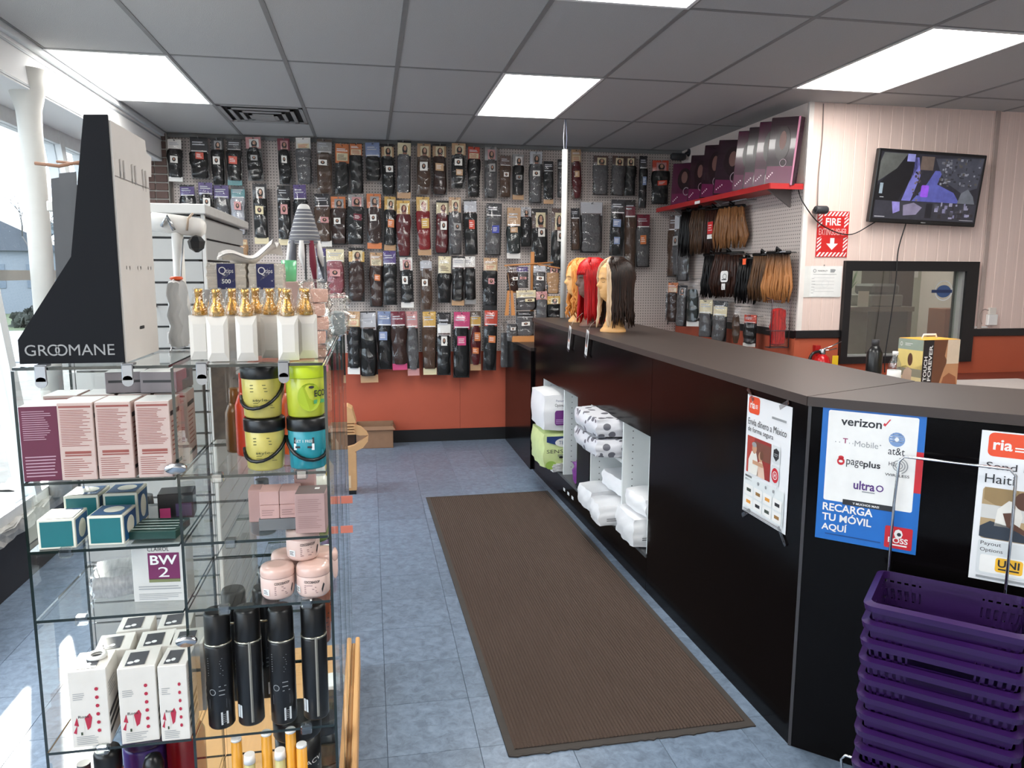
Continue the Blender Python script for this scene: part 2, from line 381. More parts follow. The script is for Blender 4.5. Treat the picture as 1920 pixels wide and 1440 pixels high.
cream = mat('cream_panelling', (232, 208, 198), .55, var=.05, vscale=3, stretch=(30, 1, .5))
wo = struct(MB().box(XR+.001, XR+.02, YR+.004, YR+.1, 0, CEIL+.02, M['wall_cream']).build('wall_office'))
def panelling(x0, x1, z0, z1, groove=.089):
    """boards with V grooves, front at YR"""
    pts = []; x = x0
    while x < x1-.001:
        e = min(x+groove, x1); pts += [(x, YR+.0035), (x+.004, YR), (e-.004, YR), (e, YR+.0035)]; x = e
    v = [(a, b, z) for z in (z0, z1) for a, b in pts]; n = len(pts)
    b = MB().add(v, [(i, i+1, n+i+1, n+i) for i in range(n-1)], None); b.box(x0+.03, x1, YR+.006, YR+.1, z0, z1); return b
WX0, WX1, WZ0, WZ1 = 3.28, 4.352, .945, 1.672
panelling(XR, 4.4, WZ1, CEIL).build('panelling', cream, wo); panelling(XR, WX0, 1.18, WZ1).build('panelling', cream, wo)
panelling(WX1, 4.4, 1.18, WZ1).build('panelling', cream, wo); panelling(4.42, XE, 1.18, CEIL).build('panelling', cream, wo)
MB().bbox(4.395, 4.43, YR-.012, YR+.02, 1.18, CEIL, .003).build('batten', mat('batten', (176, 158, 150), .6), wo)
MB().box(XR-.006, XR+.03, YR-.006, YR+.01, 1.18, CEIL).build('corner_trim', mat('corner_trim', (236, 228, 222), .5), wo)
for a, b in ((XR-.012, WX0), (WX1, XE)):
    MB().bbox(a, b, YR-.014, YR+.02, 1.13, 1.185, .003).build('chair_rail', basem, wo)
    MB().box(a, b, YR+.002, YR+.1, .1, 1.13).build('wainscot_panel', mat('terracotta_light', (190, 92, 62), .6, var=.05, vscale=4), wo)
MB().box(WX0, WX1, YR+.002, YR+.1, .1, WZ0).build('wainscot_panel', M['terracotta_light'], wo)
MB().box(XR, XE, YR-.008, YR+.01, 0, .1).build('base_strip', basem, wo)
# office window with its room behind
wi = struct(MB().box(WX0, WX1, YR-.03, YR+.1, WZ1-.07, WZ1).box(WX0, WX1, YR-.03, YR+.1, WZ0, WZ0+.05).box(WX0, WX0+.055, YR-.03, YR+.1, WZ0+.05, WZ1-.07).box(WX1-.1, WX1, YR-.03, YR+.1, WZ0+.05, WZ1-.07).build('window_1', mat('window_black', (20, 19, 21), .45)))
MB().box(WX0+.055, WX1-.1, YR+.03, YR+.036, WZ0+.05, WZ1-.07).build('pane', glass('office_glass', (.80, .84, .82), 1., .01, base=.07), wi)
MB().box(WX0+.055, WX1-.1, YR-.01, YR+.05, WZ0+.05, WZ0+.062).box(WX1-.118, WX1-.1, YR-.01, YR+.05, WZ0+.05, WZ1-.07).build('bead', mat('bead', (150, 150, 148), .4), wi)
struct(MB().box(XR+.14, XE, 7.0, 7.1, 0, CEIL, mat('office_wall', (190, 190, 174), .8)).build('wall_office_far')); struct(MB().box(XR+.14, XR+.16, YR+.14, 7.0, 0, CEIL, M['office_wall']).build('wall_office_side')); struct(MB().box(XR+.16, XE, YR+.1, 7.0, -.003, .002, M['office_wall']).build('floor_office'))
# walls that close the room outside the frame
struct(MB().box(XE, XE+.1, YF, 7.1, 0, CEIL, M['wall_cream']).build('wall_far_right'))
struct(MB().box(-2.2, XE, YF-.1, YF, 0, CEIL, mat('wall_front_paint', (205, 200, 196), .7)).build('wall_front'))

# ---- window side: soffit, canted storefront glass, stone sill on a low wall
plaster = mat('white_plaster', (214, 218, 220), .7, var=.03)
sl = struct(MB().box(XW-.06, XW, YF, YB, CEIL-.035, CEIL+.02, plaster).box(-2.25, XW-.03, YF, YB, 2.49, CEIL-.03).build('wall_left'))
MB().box(XW-.034, XW-.026, YF, YB, 2.66, 2.672).box(XW-.034, XW-.026, YF, YB, 2.5, 2.51).build('moulding', mat('soffit_line', (160, 164, 168), .6), sl)
def gx(z): return -1.80-.105*(z-.36)
ws = struct(MB().box(-2.2, -1.765, YF, YB, -.05, .3, mat('low_wall', (44, 46, 52), .8)).build('wall_left_low'))
stone = mat('rough_stone', (168, 166, 162), .95, var=.25, vscale=22, bump=1., bscale=40)
random.seed(3)
y = 1.2
while y < YB-.1:
    L = .5+random.random()*.25; e = min(y+L, YB-.05)
    b = MB(); nu, nv = 7, 10
    def top(u, v, y=y, e=e): return (-1.735-.40*u+random.uniform(-.008, .008), y+.004+(e-y-.008)*v, .345+random.uniform(-.012, .012))
    b.grid(top, nu, nv, None, False)
    def fr(u, v, y=y, e=e): return (-1.74+random.uniform(-.012, .008), y+.004+(e-y-.008)*v, .345-.07*u)
    b.grid(fr, 2, nv, None, False); b.box(-2.14, -1.75, y+.003, e-.003, .28, .333)
    b.build('sill_stone', stone, ws); y = e
frame = mat('white_window_frame', (222, 224, 224), .45)
wn = struct(MB().add([(gx(.36)+.03, YF, .345), (gx(.36)-.05, YF, .345), (gx(.36)-.05, YB, .345), (gx(.36)+.03, YB, .345), (gx(.36)+.03, YF, .40), (gx(.36)-.05, YF, .40), (gx(.36)-.05, YB, .40), (gx(.36)+.03, YB, .40)], [(0, 1, 2, 3), (4, 7, 6, 5), (0, 3, 7, 4), (1, 5, 6, 2), (0, 4, 5, 1), (3, 2, 6, 7)], frame).build('window_2'))
def canted(y0, y1, z0, z1, t0, t1):
    return MB().add([(gx(z)+t, y, z) for z in (z0, z1) for y in (y0, y1) for t in (t0, t1)], [(0, 1, 3, 2), (4, 6, 7, 5), (0, 4, 5, 1), (2, 3, 7, 6), (0, 2, 6, 4), (1, 5, 7, 3)])
for y in (-1.6, .2, 1.9, 3.1, 4.3, 5.62, 6.1, 6.85): canted(y, y+(.075 if y != 6.85 else .2), .36, 2.49, -.06, .04).build('mullion', frame, wn)
canted(YF, YB, 1.525, 1.58, -.05, .035).build('rail', mat('steel_rail', (150, 150, 146), .4, .4), wn)
canted(YF, YB, 2.40, 2.49, -.05, .035).build('head_rail', frame, wn)
ys = [-2.3, -1.525, .275, 1.975, 3.175, 4.375, 5.695, 6.175]; ye = [-1.6, .2, 1.9, 3.1, 4.3, 5.62, 6.1, 6.85]
for a, b in zip(ys, ye):
    canted(a, b, .40, 1.525, -.004, .004).build('pane', glass('window_glass', (.95, .97, .98), .3, .005, base=0.), wn); canted(a, b, 1.58, 2.40, -.004, .004).build('pane', M['window_glass'], wn)
cl = struct(MB().lathe([(.056, .34), (.056, 2.3), (.06, 2.4), (.085, 2.5), (.11, 2.6)], 20, (0, 0), mat('white_column', (214, 212, 206), .6, var=.03)).build('trim_column', None, None, (-1.72, 4.5, 0)))
# ---- outdoors beyond the storefront glass
gr = struct(MB().box(-60, -2.15, -20, 90, -.3, -.06, mat('gravel', (104, 104, 102), .95, var=.3, vscale=6, bump=.5)).build('ground_gravel'))
struct(MB().box(-60, -5.2, -20, 11, -.06, -.05, mat('asphalt', (120, 124, 130), .9, var=.1, vscale=2)).build('ground_lot'))
struct(MB().box(-60, 10, 15, 23, -.06, -.04, M['asphalt']).build('ground_road'))
struct(MB().box(-60, 10, 23, 90, -.06, -.03, mat('grass', (84, 94, 66), .95, var=.3, vscale=2)).build('ground_lawn'))
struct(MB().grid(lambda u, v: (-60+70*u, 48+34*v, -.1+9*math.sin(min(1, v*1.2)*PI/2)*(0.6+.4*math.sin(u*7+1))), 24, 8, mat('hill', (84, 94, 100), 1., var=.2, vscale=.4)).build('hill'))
random.seed(11)
bark = mat('bark', (96, 92, 90), .95)
def bare_tree(x, y, h, label):
    t = thing('bare_tree', label, 'tree', (x, y, -.06), 0, 'bare trees outside'); b = MB()
    def br(p, d, L, r, k):
        q = p+d*L; mid = p+d*L*.5+Vector((random.uniform(-.06, .06)*L, random.uniform(-.06, .06)*L, 0)); b.tube([p, mid, q], [r, r*.8, r*.6], 5)
        if k > 0:
            for _ in range(3):
                nd = (d+Vector((random.uniform(-.8, .8), random.uniform(-.8, .8), random.uniform(-.1, .5)))).normalized(); br(q, nd, L*.7, r*.52, k-1)
    br(Vector((0, 0, 0)), Vector((0, 0, 1)), h*.3, h*.012, 5); b.build('branches', bark, t)
bare_tree(-16.2, 31, 7.2, 'tallest bare tree outside, at the left edge of the window view'); bare_tree(-12.2, 31.5, 6.0, 'bare tree outside, just right of the white column'); bare_tree(-21.5, 36, 7, 'bare tree far outside, hazy behind the road')
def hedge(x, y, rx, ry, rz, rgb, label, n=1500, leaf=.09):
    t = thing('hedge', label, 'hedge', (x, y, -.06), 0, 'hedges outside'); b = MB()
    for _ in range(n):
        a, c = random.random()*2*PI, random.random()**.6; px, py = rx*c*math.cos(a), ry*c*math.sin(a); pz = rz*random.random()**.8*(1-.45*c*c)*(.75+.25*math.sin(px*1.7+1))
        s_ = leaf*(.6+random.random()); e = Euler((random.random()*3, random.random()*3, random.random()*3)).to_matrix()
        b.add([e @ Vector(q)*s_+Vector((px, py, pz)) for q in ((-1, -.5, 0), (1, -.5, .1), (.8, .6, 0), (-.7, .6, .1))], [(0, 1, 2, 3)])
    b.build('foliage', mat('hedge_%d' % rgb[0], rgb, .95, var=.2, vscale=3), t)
hedge(-13.8, 24.6, 2.6, .8, 1.3, (62, 66, 62), 'low dark hedge across the road, left of the white column'); hedge(-8.6, 24.4, 1.6, .8, 1.3, (66, 70, 64), 'low hedge across the road, right of the white column')
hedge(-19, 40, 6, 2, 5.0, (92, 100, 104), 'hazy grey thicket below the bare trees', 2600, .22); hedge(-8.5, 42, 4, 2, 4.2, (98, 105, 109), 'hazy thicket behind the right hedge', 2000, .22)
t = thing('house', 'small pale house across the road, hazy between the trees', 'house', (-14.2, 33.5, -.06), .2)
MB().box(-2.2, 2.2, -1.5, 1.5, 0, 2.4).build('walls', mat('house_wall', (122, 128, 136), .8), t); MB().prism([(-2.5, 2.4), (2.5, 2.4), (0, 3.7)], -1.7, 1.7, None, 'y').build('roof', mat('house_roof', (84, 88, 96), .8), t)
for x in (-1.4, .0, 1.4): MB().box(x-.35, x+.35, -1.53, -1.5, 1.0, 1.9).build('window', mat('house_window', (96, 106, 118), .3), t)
# ================================================================== counter, mat, posters, baskets
def soft(w2, d, h, n=7, r=.35, wob=.01, m=None, seed=0, taper=0.):
    """puffy wrapped pack: rounded, slightly lumpy closed box standing on z=0, centred in x,y"""
    rnd = random.Random(seed); b = MB(); ph = [rnd.random()*6 for _ in range(6)]
    def fin(p):
        q = Vector(p); L = max(abs(q.x), abs(q.y), abs(q.z)); s = q/q.length*1.12 if q.length else q; q = q*(1-r)+s*r
        x, y, z = q.x*w2/2, q.y*d/2, q.z*h/2
        k = 1+taper*q.z; x *= k; y *= k
        x += wob*math.sin(9*q.z+ph[0])*math.sin(5*q.y+ph[1]); y += wob*math.sin(8*q.x+ph[2])*math.sin(6*q.z+ph[3]); z += wob*.5*math.sin(7*q.x+ph[4])*math.sin(6*q.y+ph[5])
        return (x, y, z+h/2)
    for a in range(3):
        for sgn in (-1, 1):
            def fn(u, v, a=a, sgn=sgn):
                p = [0, 0, 0]; p[a] = sgn; o = [c for c in range(3) if c != a]
                if sgn > 0: u, v = (u, v)
                else: u, v = (v, u)
                p[o[0]] = 2*u-1; p[o[1]] = 2*v-1
                if a == 1: p[o[0]], p[o[1]] = 2*v-1, 2*u-1
                return fin(p)
            b.grid(fn, n, n, m)
    return b
lam = mat('black_laminate', (9, 7, 8), .16, var=.1, vscale=3, spec=.1)
topm = mat('brown_laminate_top', (62, 52, 48), .42, var=.06, vscale=4, spec=.35)
wht = mat('white_melamine', (226, 230, 230), .45, var=.02)
CO = Vector((1.36, 2.15, 0)); CEv = Vector((-.0242, .9997, 0)); CNv = Vector((.9997, .0242, 0)); CA = math.atan2(.9997, -.0242)
WD = Vector((.722, -.692, 0)); WN = Vector((-.692, -.722, 0)); WA = math.atan2(-.692, .722)
def topz(s): return 1.195+.035*s/3.7
cc = thing('counter_cabinet', 'long glossy black counter cabinet with white open cubbies facing the aisle', 'counter', tuple(CO), CA)
def cpart(name, s0, s1, z0, z1, y0=-.02, y1=0, m=lam, tz=False):
    b = MB().box(s0, s1, y0, y1, z0, z1)
    if tz: b.v = [(x, y, z if z < z1-.001 else topz(x)-.028) for x, y, z in b.v]
    return b.build(name, m, cc)
cpart('front_panel', .0, 1.285, .0, 1.16, tz=True); cpart('front_panel', 1.288, 3.7, .79, 1.16, tz=True)
cpart('divider', 2.237, 2.5, .19, .79); cpart('divider', 3.41, 3.7, .19, .79); cpart('kick_board', 1.288, 3.7, 0, .175)
cpart('end_panel', 3.68, 3.7, 0, 1.15, -.56, -.02, tz=True); cpart('back_panel', 0.35, 3.68, 0, 1.14, -.56, -.54)
cpart('sill', 1.288, 3.41, .172, .19, -.5, .004, mat('cubby_sill', (70, 72, 74), .4))
cpart('cubby_back', 1.288, 3.41, .19, .80, -.5, -.49, wht); cpart('cubby_top', 1.288, 3.41, .80, .81, -.5, -.02, wht)
for s in (1.29, 1.668, 2.221, 2.5, 2.828, 3.395): cpart('partition', s, s+.016, .19, .80, -.49, -.006, wht)
b = MB()
for s in (1.668, 2.221, 2.828, 3.395, 2.5, 1.29):
    for k in range(14):
        for yy in (-.06, -.4):
            for sg in (-.0004, .0164): b.box(s+sg-.0002, s+sg+.0002, yy-.003, yy+.003, .24+.038*k, .246+.038*k)
b.build('shelf_pin_holes', col((90, 92, 92), .6), cc)['kind'] = 'stuff'
cpart('shelf', 1.684, 2.221, .555, .573, -.47, -.01, wht)
cpart('vent_slots', 2.56, 2.6, .088, .108, -.01, .0015, wht); cpart('vent_slots', 2.66, 2.7, .088, .108, -.01, .0015, wht); cpart('vent_slots', 2.76, 2.8, .088, .108, -.01, .0015, wht)
cw = thing('counter_cabinet', 'black angled counter wing with posters, behind the purple baskets', 'counter', tuple(CO), WA)
MB().box(0, 1.7, 0, .02, 0, 1.165).build('front_panel', lam, cw); MB().box(.25, 1.7, .52, .54, 0, 1.165).build('back_panel', lam, cw)
MB().box(1.68, 1.7, .02, .52, 0, 1.165).build('end_panel', lam, cw)
MB().box(-.004, .006, -.002, .02, 0, 1.165).build('corner_bead', mat('corner_bead', (60, 56, 58), .25), cw)
ctop = thing('countertop', 'dark brown laminate worktop running along the black counter', 'worktop', (1.36, 2.15, 1.16))
dep = .575
ang = (CNv - WN).normalized(); inner = CO + (CNv-WN).normalized()*(dep/ (CNv.dot(ang)))
P0, P1, P2 = CO-CNv*.012, CO+CEv*3.71-CNv*.012, CO+CEv*3.71+CNv*dep
Q1, Q2 = CO+WD*1.72+WN*.012, CO+WD*1.72-WN*dep
def slab(pts, zt, name):
    b = MB(); n = len(pts); v = [(p.x-1.36, p.y-2.15, z-1.16-.03) for p, z in zip(pts, zt)]+[(p.x-1.36, p.y-2.15, z-1.16) for p, z in zip(pts, zt)]
    b.add(v, [tuple(range(n)), tuple(range(n, 2*n))[::-1]]+[(i, n+i, n+(i+1) % n, (i+1) % n) for i in range(n)]); return b.build(name, topm, ctop)
slab([P0, P1, P2, inner], [topz(0), topz(3.7), topz(3.7), topz(.1)], 'main_slab'); e_ = WD*.002
slab([P0+e_, inner+e_, Q2, Q1], [topz(0)-.0005]*4, 'wing_slab')
# low black cabinet between the counter and the back wall
lc = thing('low_cabinet', 'lower black cabinet between the counter end and the back wall', 'cabinet', (1.25, 5.87, 0))
MB().box(0, .02, 0, 1.15, 0, .965).box(.02, .62, 0, .02, 0, .965).box(.02, .62, 1.13, 1.15, 0, .965).box(.6, .62, .02, 1.13, 0, .965).build('body', lam, lc); MB().box(-.004, .63, -.003, 1.16, .965, .99).build('top', mat('low_top', (48, 40, 38), .4), lc)

# ---- floor mat
fm = thing('floor_mat', 'long brown ribbed entrance mat with a frayed rubber edge', 'mat', (.8305, 3.739, 0), math.radians(1.08))
mw, ml = .885, 2.97
rub = mat('mat_rubber', (62, 56, 52), .8, var=.1); rib = mat('mat_carpet', (74, 58, 49), .95, var=.22, vscale=260, bump=.6, bscale=500)
b = MB().box(-mw/2, mw/2, -ml/2+.01, ml/2, .0005, .006)
n = 60; pts = [(-mw/2+mw*i/n, -ml/2+.004+random.uniform(-.008, .004)*(1 if random.random() < .5 else .2)) for i in range(n+1)]
b.prism([(-mw/2, -ml/2+.03)]+[(x, y) for x, y in pts]+[(mw/2, -ml/2+.03)], .0005, .0055); b.build('rubber_border', rub, fm)
nr = 66; cwid = mw-.05; v = []
for i in range(nr*2+1):
    x = -cwid/2+cwid*i/(nr*2); z = .0105 if i % 2 else .0068
    v += [(x, -ml/2+.035, z), (x, ml/2-.025, z)]
MB().add(v, [(2*i, 2*i+2, 2*i+3, 2*i+1) for i in range(nr*2)]).build('ribbed_carpet', rib, fm)

# ---- packs in the cubbies (positions along the counter face: s, depth, height)
def ins(s, y, z): return CO+CEv*s-CNv*y+Vector((0, 0, z))      # y negative = inside the cubby
pw = mat('pack_white', (236, 236, 238), .35, var=.02, bump=.25, bscale=14); pp = mat('pack_purple', (116, 52, 128), .35, var=.1); pl = mat('pack_lilac', (176, 140, 190), .35)
pg = mat('pack_green', (212, 226, 160), .35, var=.08, bump=.2, bscale=14); pb = mat('pack_blue', (38, 62, 120), .4)
def cubby_pack(name, label, s, z, w2, d, h, m, seed, y=-.10, tilt=0., rz=0.):
    p = ins(s, y, z); t = thing(name, label, 'pack', tuple(p), -PI/2+rz, 'packs in the counter cubbies')
    t.rotation_euler = (tilt, 0, -PI/2+rz); soft(w2, d, h, 8, .3, .006, m, seed).build('wrapper', m, t); return t
t = cubby_pack('brief_pack', 'purple and white incontinence pack on top of the green one', 3.13, .478, .46, .3, .27, pw, 1, -.03)
c = Canvas(.0006); c.rrect(-.06, .05, .14, .105, .02, pp).rrect(.10, .03, .10, .21, .03, pl).up().text('Optimum', -.06, .175, .028, BLACK, .10); c.ring(.105, .1, .035, .06, WHITE, 16, -PI/2, PI/2).lines(-.05, .06, .10, .035, 3, pl); c.text('Premium', -.05, .215, .016, pb, .07)
c.b.v = [(x*.8, y, z) for x, y, z in c.b.v]; under(c.build(t, (.240, -.02, .0), (0, 1, 0), (0, 0, 1)), kid(t, 'wrapper'))
t = cubby_pack('brief_pack', 'pale green pads pack at the bottom of the far cubby', 3.12, .205, .44, .3, .265, pg, 2, -.03)
c = Canvas(.0006); c.poly([(-.13, .245), (.19, .245), (.19, .20), (.03, .165), (-.13, .205)], pb).up().ell(.03, .20, .085, .032, WHITE).up().text('TENA', -.02, .188, .024, pb, .10).text('SENSITIVE', -.13, .125, .026, col((70, 70, 72)), .30); c.lines(-.03, .10, .12, .018, 2, GREY).rect(.03, .055, .16, .03, col((206, 82, 44))); c.ell(.0, .095, .02, .008, BLACK).ell(-.09, .04, .05, .03, col((160, 196, 90)))
c.b.v = [(x*.8, y, z) for x, y, z in c.b.v]; under(c.build(t, (.230, -.02, 0), (0, 1, 0), (0, 0, 1)), kid(t, 'wrapper'))
t = cubby_pack('liner_pack', 'small black and white liner pack lying by the green pads', 2.93, .195, .10, .14, .06, mat('pack_bw', (200, 200, 200), .4, var=.5, vscale=30), 3, -.01)
t = thing('purple_pouch', 'crumpled purple bag in the second cubby', 'pouch', tuple(ins(2.57, -.06, .193)), .4); soft(.1, .1, .16, 7, .5, .012, pp, 5).build('bag', mat('bag_purple', (72, 40, 130), .5, bump=.5), t)
leo = bpy.data.materials.new('leopard_print'); leo.use_nodes = True; nt = leo.node_tree; n_ = nt.nodes; tc = n_.new('ShaderNodeTexCoord'); vo = n_.new('ShaderNodeTexVoronoi'); vo.inputs['Scale'].default_value = 17; nt.links.new(tc.outputs['Object'], vo.inputs['Vector'])
r_ = n_.new('ShaderNodeValToRGB'); r_.color_ramp.interpolation = 'CONSTANT'; r_.color_ramp.elements[0].color = lin((104, 104, 114)); r_.color_ramp.elements[1].color = lin((222, 222, 228)); r_.color_ramp.elements[1].position = .36; nt.links.new(vo.outputs['Distance'], r_.inputs[0]); nt.links.new(r_.outputs[0], n_['Principled BSDF'].inputs['Base Color']); n_['Principled BSDF'].inputs['Roughness'].default_value = .35
for k in range(2):
    cubby_pack('cap_pack', 'grey leopard print bag on the cubby shelf, %s of two' % ('upper' if k else 'lower'), 1.965, .575+.113*k, .48, .36, .105, leo, 8+k, -.05)
for k, (s, z, w2, h, rz, y, lb) in enumerate(((2.085, .192, .25, .13, .05, -.06, 'white diaper pack lying at the left of the near cubby'), (1.815, .192, .23, .12, -.05, -.04, 'white diaper pack in the middle of the near cubby floor'), (1.93, .33, .34, .10, .1, -.18, 'white pack with teal print on top of the others'), (1.50, .192, .30, .16, 0, -.1, 'white diaper pack lying in the nearest narrow cubby'), (1.47, .358, .26, .10, .1, -.14, 'white pack on top in the nearest narrow cubby'))):
    t = cubby_pack('diaper_pack', lb, s, z, w2, .3, h, pw, 20+k, y, 0, rz); c = Canvas(.0008); c.ell(.0, h*.5, .03, .012, col((90, 100, 104))).ell(.07, h*.62, .04, .02, col((120, 200, 206))); c.lines(-.1, h*.3, .06, .02, 2, GREY); under(c.build(t, (w2/2+.012, 0, 0), (0, 1, 0), (0, 0, 1)), kid(t, 'wrapper'))

# ---- posters taped to the counter
def poster(label, origin, xd, wd, ht):
    ang_ = math.atan2(xd.y, xd.x); t = thing('poster', label, 'poster', tuple(origin), ang_)
    MB().box(0, wd, -.0012, -.0002, 0, ht).build('sheet', mat('poster_paper', (232, 232, 234), .35, var=.01), t); return t
def sheetprint(c, t): return under(c.build(t, (0, FO, 0), *FRONT), kid(t, 'sheet'))
def tape(t, x, z, a, L=.06):
    MB().box(-L/2, L/2, -.0018, -.001, -.008, .008).build('tape', glass('tape', (.85, .85, .85), .8, .15, bump=.4, base=.12), t, (x, -.0012, z), (0, a, 0))
orange = col((232, 78, 38), .4); ink = col((40, 40, 44), .5); pale = col((214, 217, 218), .5); midg = col((150, 152, 154), .5); redp = col((200, 32, 44), .4); skin = col((196, 148, 118), .6); skind = col((92, 60, 46), .6); shirt = col((226, 222, 214), .6)
FO = -.0014
t = poster('white money transfer poster in Spanish on the aisle side of the counter', CO+CEv*.378-CNv*.002+Vector((0, 0, .708)), -CEv, .288, .435)
c = Canvas(); c.rrect(.012, .37, .075, .062, .012, orange).up().text('ria', .022, .388, .026, WHITE, .032, True).lines(.058, .39, .024, .016, 3, WHITE).up()
c.lines(.17, .375, .09, .010, 1, midg, .8, 0).text('Envía dinero a México', .014, .328, .024, ink, .25).text('de forma segura', .014, .298, .024, ink, .17)
c.rect(.016, .152, .16, .135, col((150, 44, 40))).up().rect(.06, .215, .116, .06, col((120, 70, 56))).rect(.016, .152, .05, .135, col((178, 62, 50))).up()
c.poly([(.03, .152), (.03, .2), (.05, .235), (.08, .235), (.095, .2), (.10, .152)], shirt).poly([(.09, .152), (.1, .205), (.12, .215), (.135, .19), (.145, .152)], col((222, 190, 170))).up().ell(.068, .248, .016, .02, skin).ell(.112, .226, .014, .018, skin).up().ell(.066, .261, .016, .009, midg).ell(.118, .232, .012, .016, col((110, 70, 50))).rect(.06, .19, .07, .014, skin)
c.rrect(.186, .226, .05, .062, .006, pale).up().poly([(.194, .272), (.211, .28), (.228, .272), (.228, .248), (.211, .234), (.194, .248)], ink).up().lines(.199, .25, .024, .012, 2, midg)
c.rrect(.186, .152, .05, .066, .006, pale).up().ell(.211, .185, .022, .026, redp).up().ring(.211, .185, .012, .0145, WHITE).text('H', .205, .178, .014, WHITE, .012, True)
c.lines(.016, .12, .05, .024, 2, ink, .6).rect(.012, .02, .262, .122, col((222, 226, 226))).up()
for i in range(4):
    for j in range(2):
        x, y = .018+.064*i, .026+.044*j; c.rrect(x, y, .058, .038, .005, WHITE); c.up(); c.rect(x+.014, y+.013, .03, .012, [col((222, 150, 60)), ink, col((60, 70, 60)), col((150, 110, 60))][(i+2*j) % 4])
    c.ell(.11+.05*(i % 3), .128, .006, .006, midg)
c.lines(.012, .004, .262, .012, 2, midg, .5, .05); sheetprint(c, t); tape(t, .02, .437, .7); tape(t, .24, .436, -.5); tape(t, .03, -.004, -.6, .07); tape(t, .27, -.01, .8, .07)
blue = col((26, 104, 186), .35)
t = poster('blue and white phone recharge poster on the angled counter front', CO+WD*.04+WN*.002+Vector((0, 0, .742)), WD, .287, .432)
t.rotation_euler.z += 0; c = Canvas(); c.rect(0, 0, .287, .432, blue).up().rrect(.018, .128, .25, .288, .006, WHITE).up()
c.text('verizon', .055, .372, .025, ink, .115, True).poly([(.173, .385), (.179, .381), (.194, .404), (.190, .404), (.180, .389), (.176, .392)], redp)
for k in range(5): c.ring(.213, .345, .006+.0*k, .022, col((120, 150, 196)), 18) if k == 0 else c.rect(.193+.002*abs(k-2.5), .329+.0075*k, .040-.004*abs(k-2.5), .0028, col((230, 236, 244)))
c.up().text('at&t', .192, .298, .022, ink, .045)
c.text('T', .064, .316, .016, col((150, 56, 96)), .014, True).text('Mobile', .098, .310, .018, midg, .066).text('. .', .042, .316, .004, midg, .014).text('. .', .082, .316, .004, midg, .012).text('.', .168, .32, .004, midg)
c.ell(.062, .258, .011, .012, redp).ell(.062, .27, .008, .006, redp).up().ell(.062, .258, .006, .004, WHITE).text('page', .078, .243, .024, ink, .048).text('plus', .127, .243, .026, ink, .047, True)
c.text('H2', .196, .264, .012, ink, .018).ring(.224, .266, .008, .0105, midg, 18).ring(.224, .266, .015, .0175, midg, 18).ring(.224, .266, .022, .0245, midg, 18, -1.2, 1.6).text('WIRELESS', .188, .232, .008, ink, .066)
c.text('ultra', .103, .176, .028, col((84, 44, 120)), .06, True).ring(.177, .188, .007, .0105, col((84, 44, 120)), 16).lines(.128, .168, .036, .006, 1, midg, .6, 0)
c.rect(.075, .122, .14, .017, ink).up().text('Y MUCHOS MAS!', .104, .126, .007, WHITE, .075, True)
c.text('RECARGA', .018, .095, .025, WHITE, .145, True).text('TU MÓVIL', .018, .0625, .030, WHITE, .143, True).text('AQUÍ', .018, .028, .030, WHITE, .075, True)
c.rect(.268, .19, .019, .125, redp).rrect(.2, .01, .075, .068, .005, redp).up().ell(.237, .056, .012, .015, WHITE, 8).up().ell(.239, .055, .006, .006, ink, 8).text('BOSS', .21, .027, .017, WHITE, .054, True).lines(.214, .018, .048, .006, 1, WHITE, .7, 0).lines(.03, .018, .16, .004, 1, col((20, 70, 130)), .8, 0)
sheetprint(c, t); MB().box(-.004, .291, -.0022, -.0016, .425, .445).build('tape', M['tape'], t)
t = poster('white money transfer poster in English at the right edge above the baskets', CO+WD*.466+WN*.002+Vector((0, 0, .705)), WD, .287, .437)
c = Canvas(); c.rrect(.018, .365, .10, .068, .014, orange).up().text('ria', .03, .384, .030, WHITE, .046, True).lines(.082, .382, .032, .016, 2, WHITE).up()
c.text('Send money to', .018, .322, .026, ink, .24).text('Haiti', .018, .288, .026, ink, .07); c.rrect(.016, .125, .255, .15, .01, col((176, 150, 112))).up()
c.rect(.016, .125+.06, .255, .04, col((206, 204, 200))).poly([(.02, .275), (.10, .275), (.12, .23), (.06, .22), (.02, .24)], col((150, 124, 84))).up().poly([(.016, .13), (.016, .16), (.04, .178), (.08, .17), (.13, .145), (.13, .127), (.03, .127)], col((44, 52, 64))).poly([(.05, .165), (.055, .215), (.08, .243), (.105, .238), (.115, .2), (.11, .165)], shirt).up().ell(.115, .246, .022, .026, skind).poly([(.068, .205), (.08, .168), (.14, .142), (.145, .15), (.095, .18), (.09, .21)], skind).ell(.19, .235, .03, .034, col((40, 30, 28))).up().ell(.18, .225, .018, .022, skind)
c.rrect(.016, .02, .255, .10, .006, pale).up().text('Payout', .022, .103, .014, ink, .05).text('Options', .022, .084, .014, ink, .055).rrect(.024, .026, .24, .052, .006, WHITE).up().rrect(.062, .032, .066, .042, .007, col((240, 184, 50))).up().text('UNI', .068, .047, .022, ink, .052, True).lines(.07, .038, .05, .006, 1, ink, .7, 0)
c.rect(.13, .092, .028, .014, midg).lines(.018, .006, .25, .010, 1, midg, .7, 0); sheetprint(c, t)

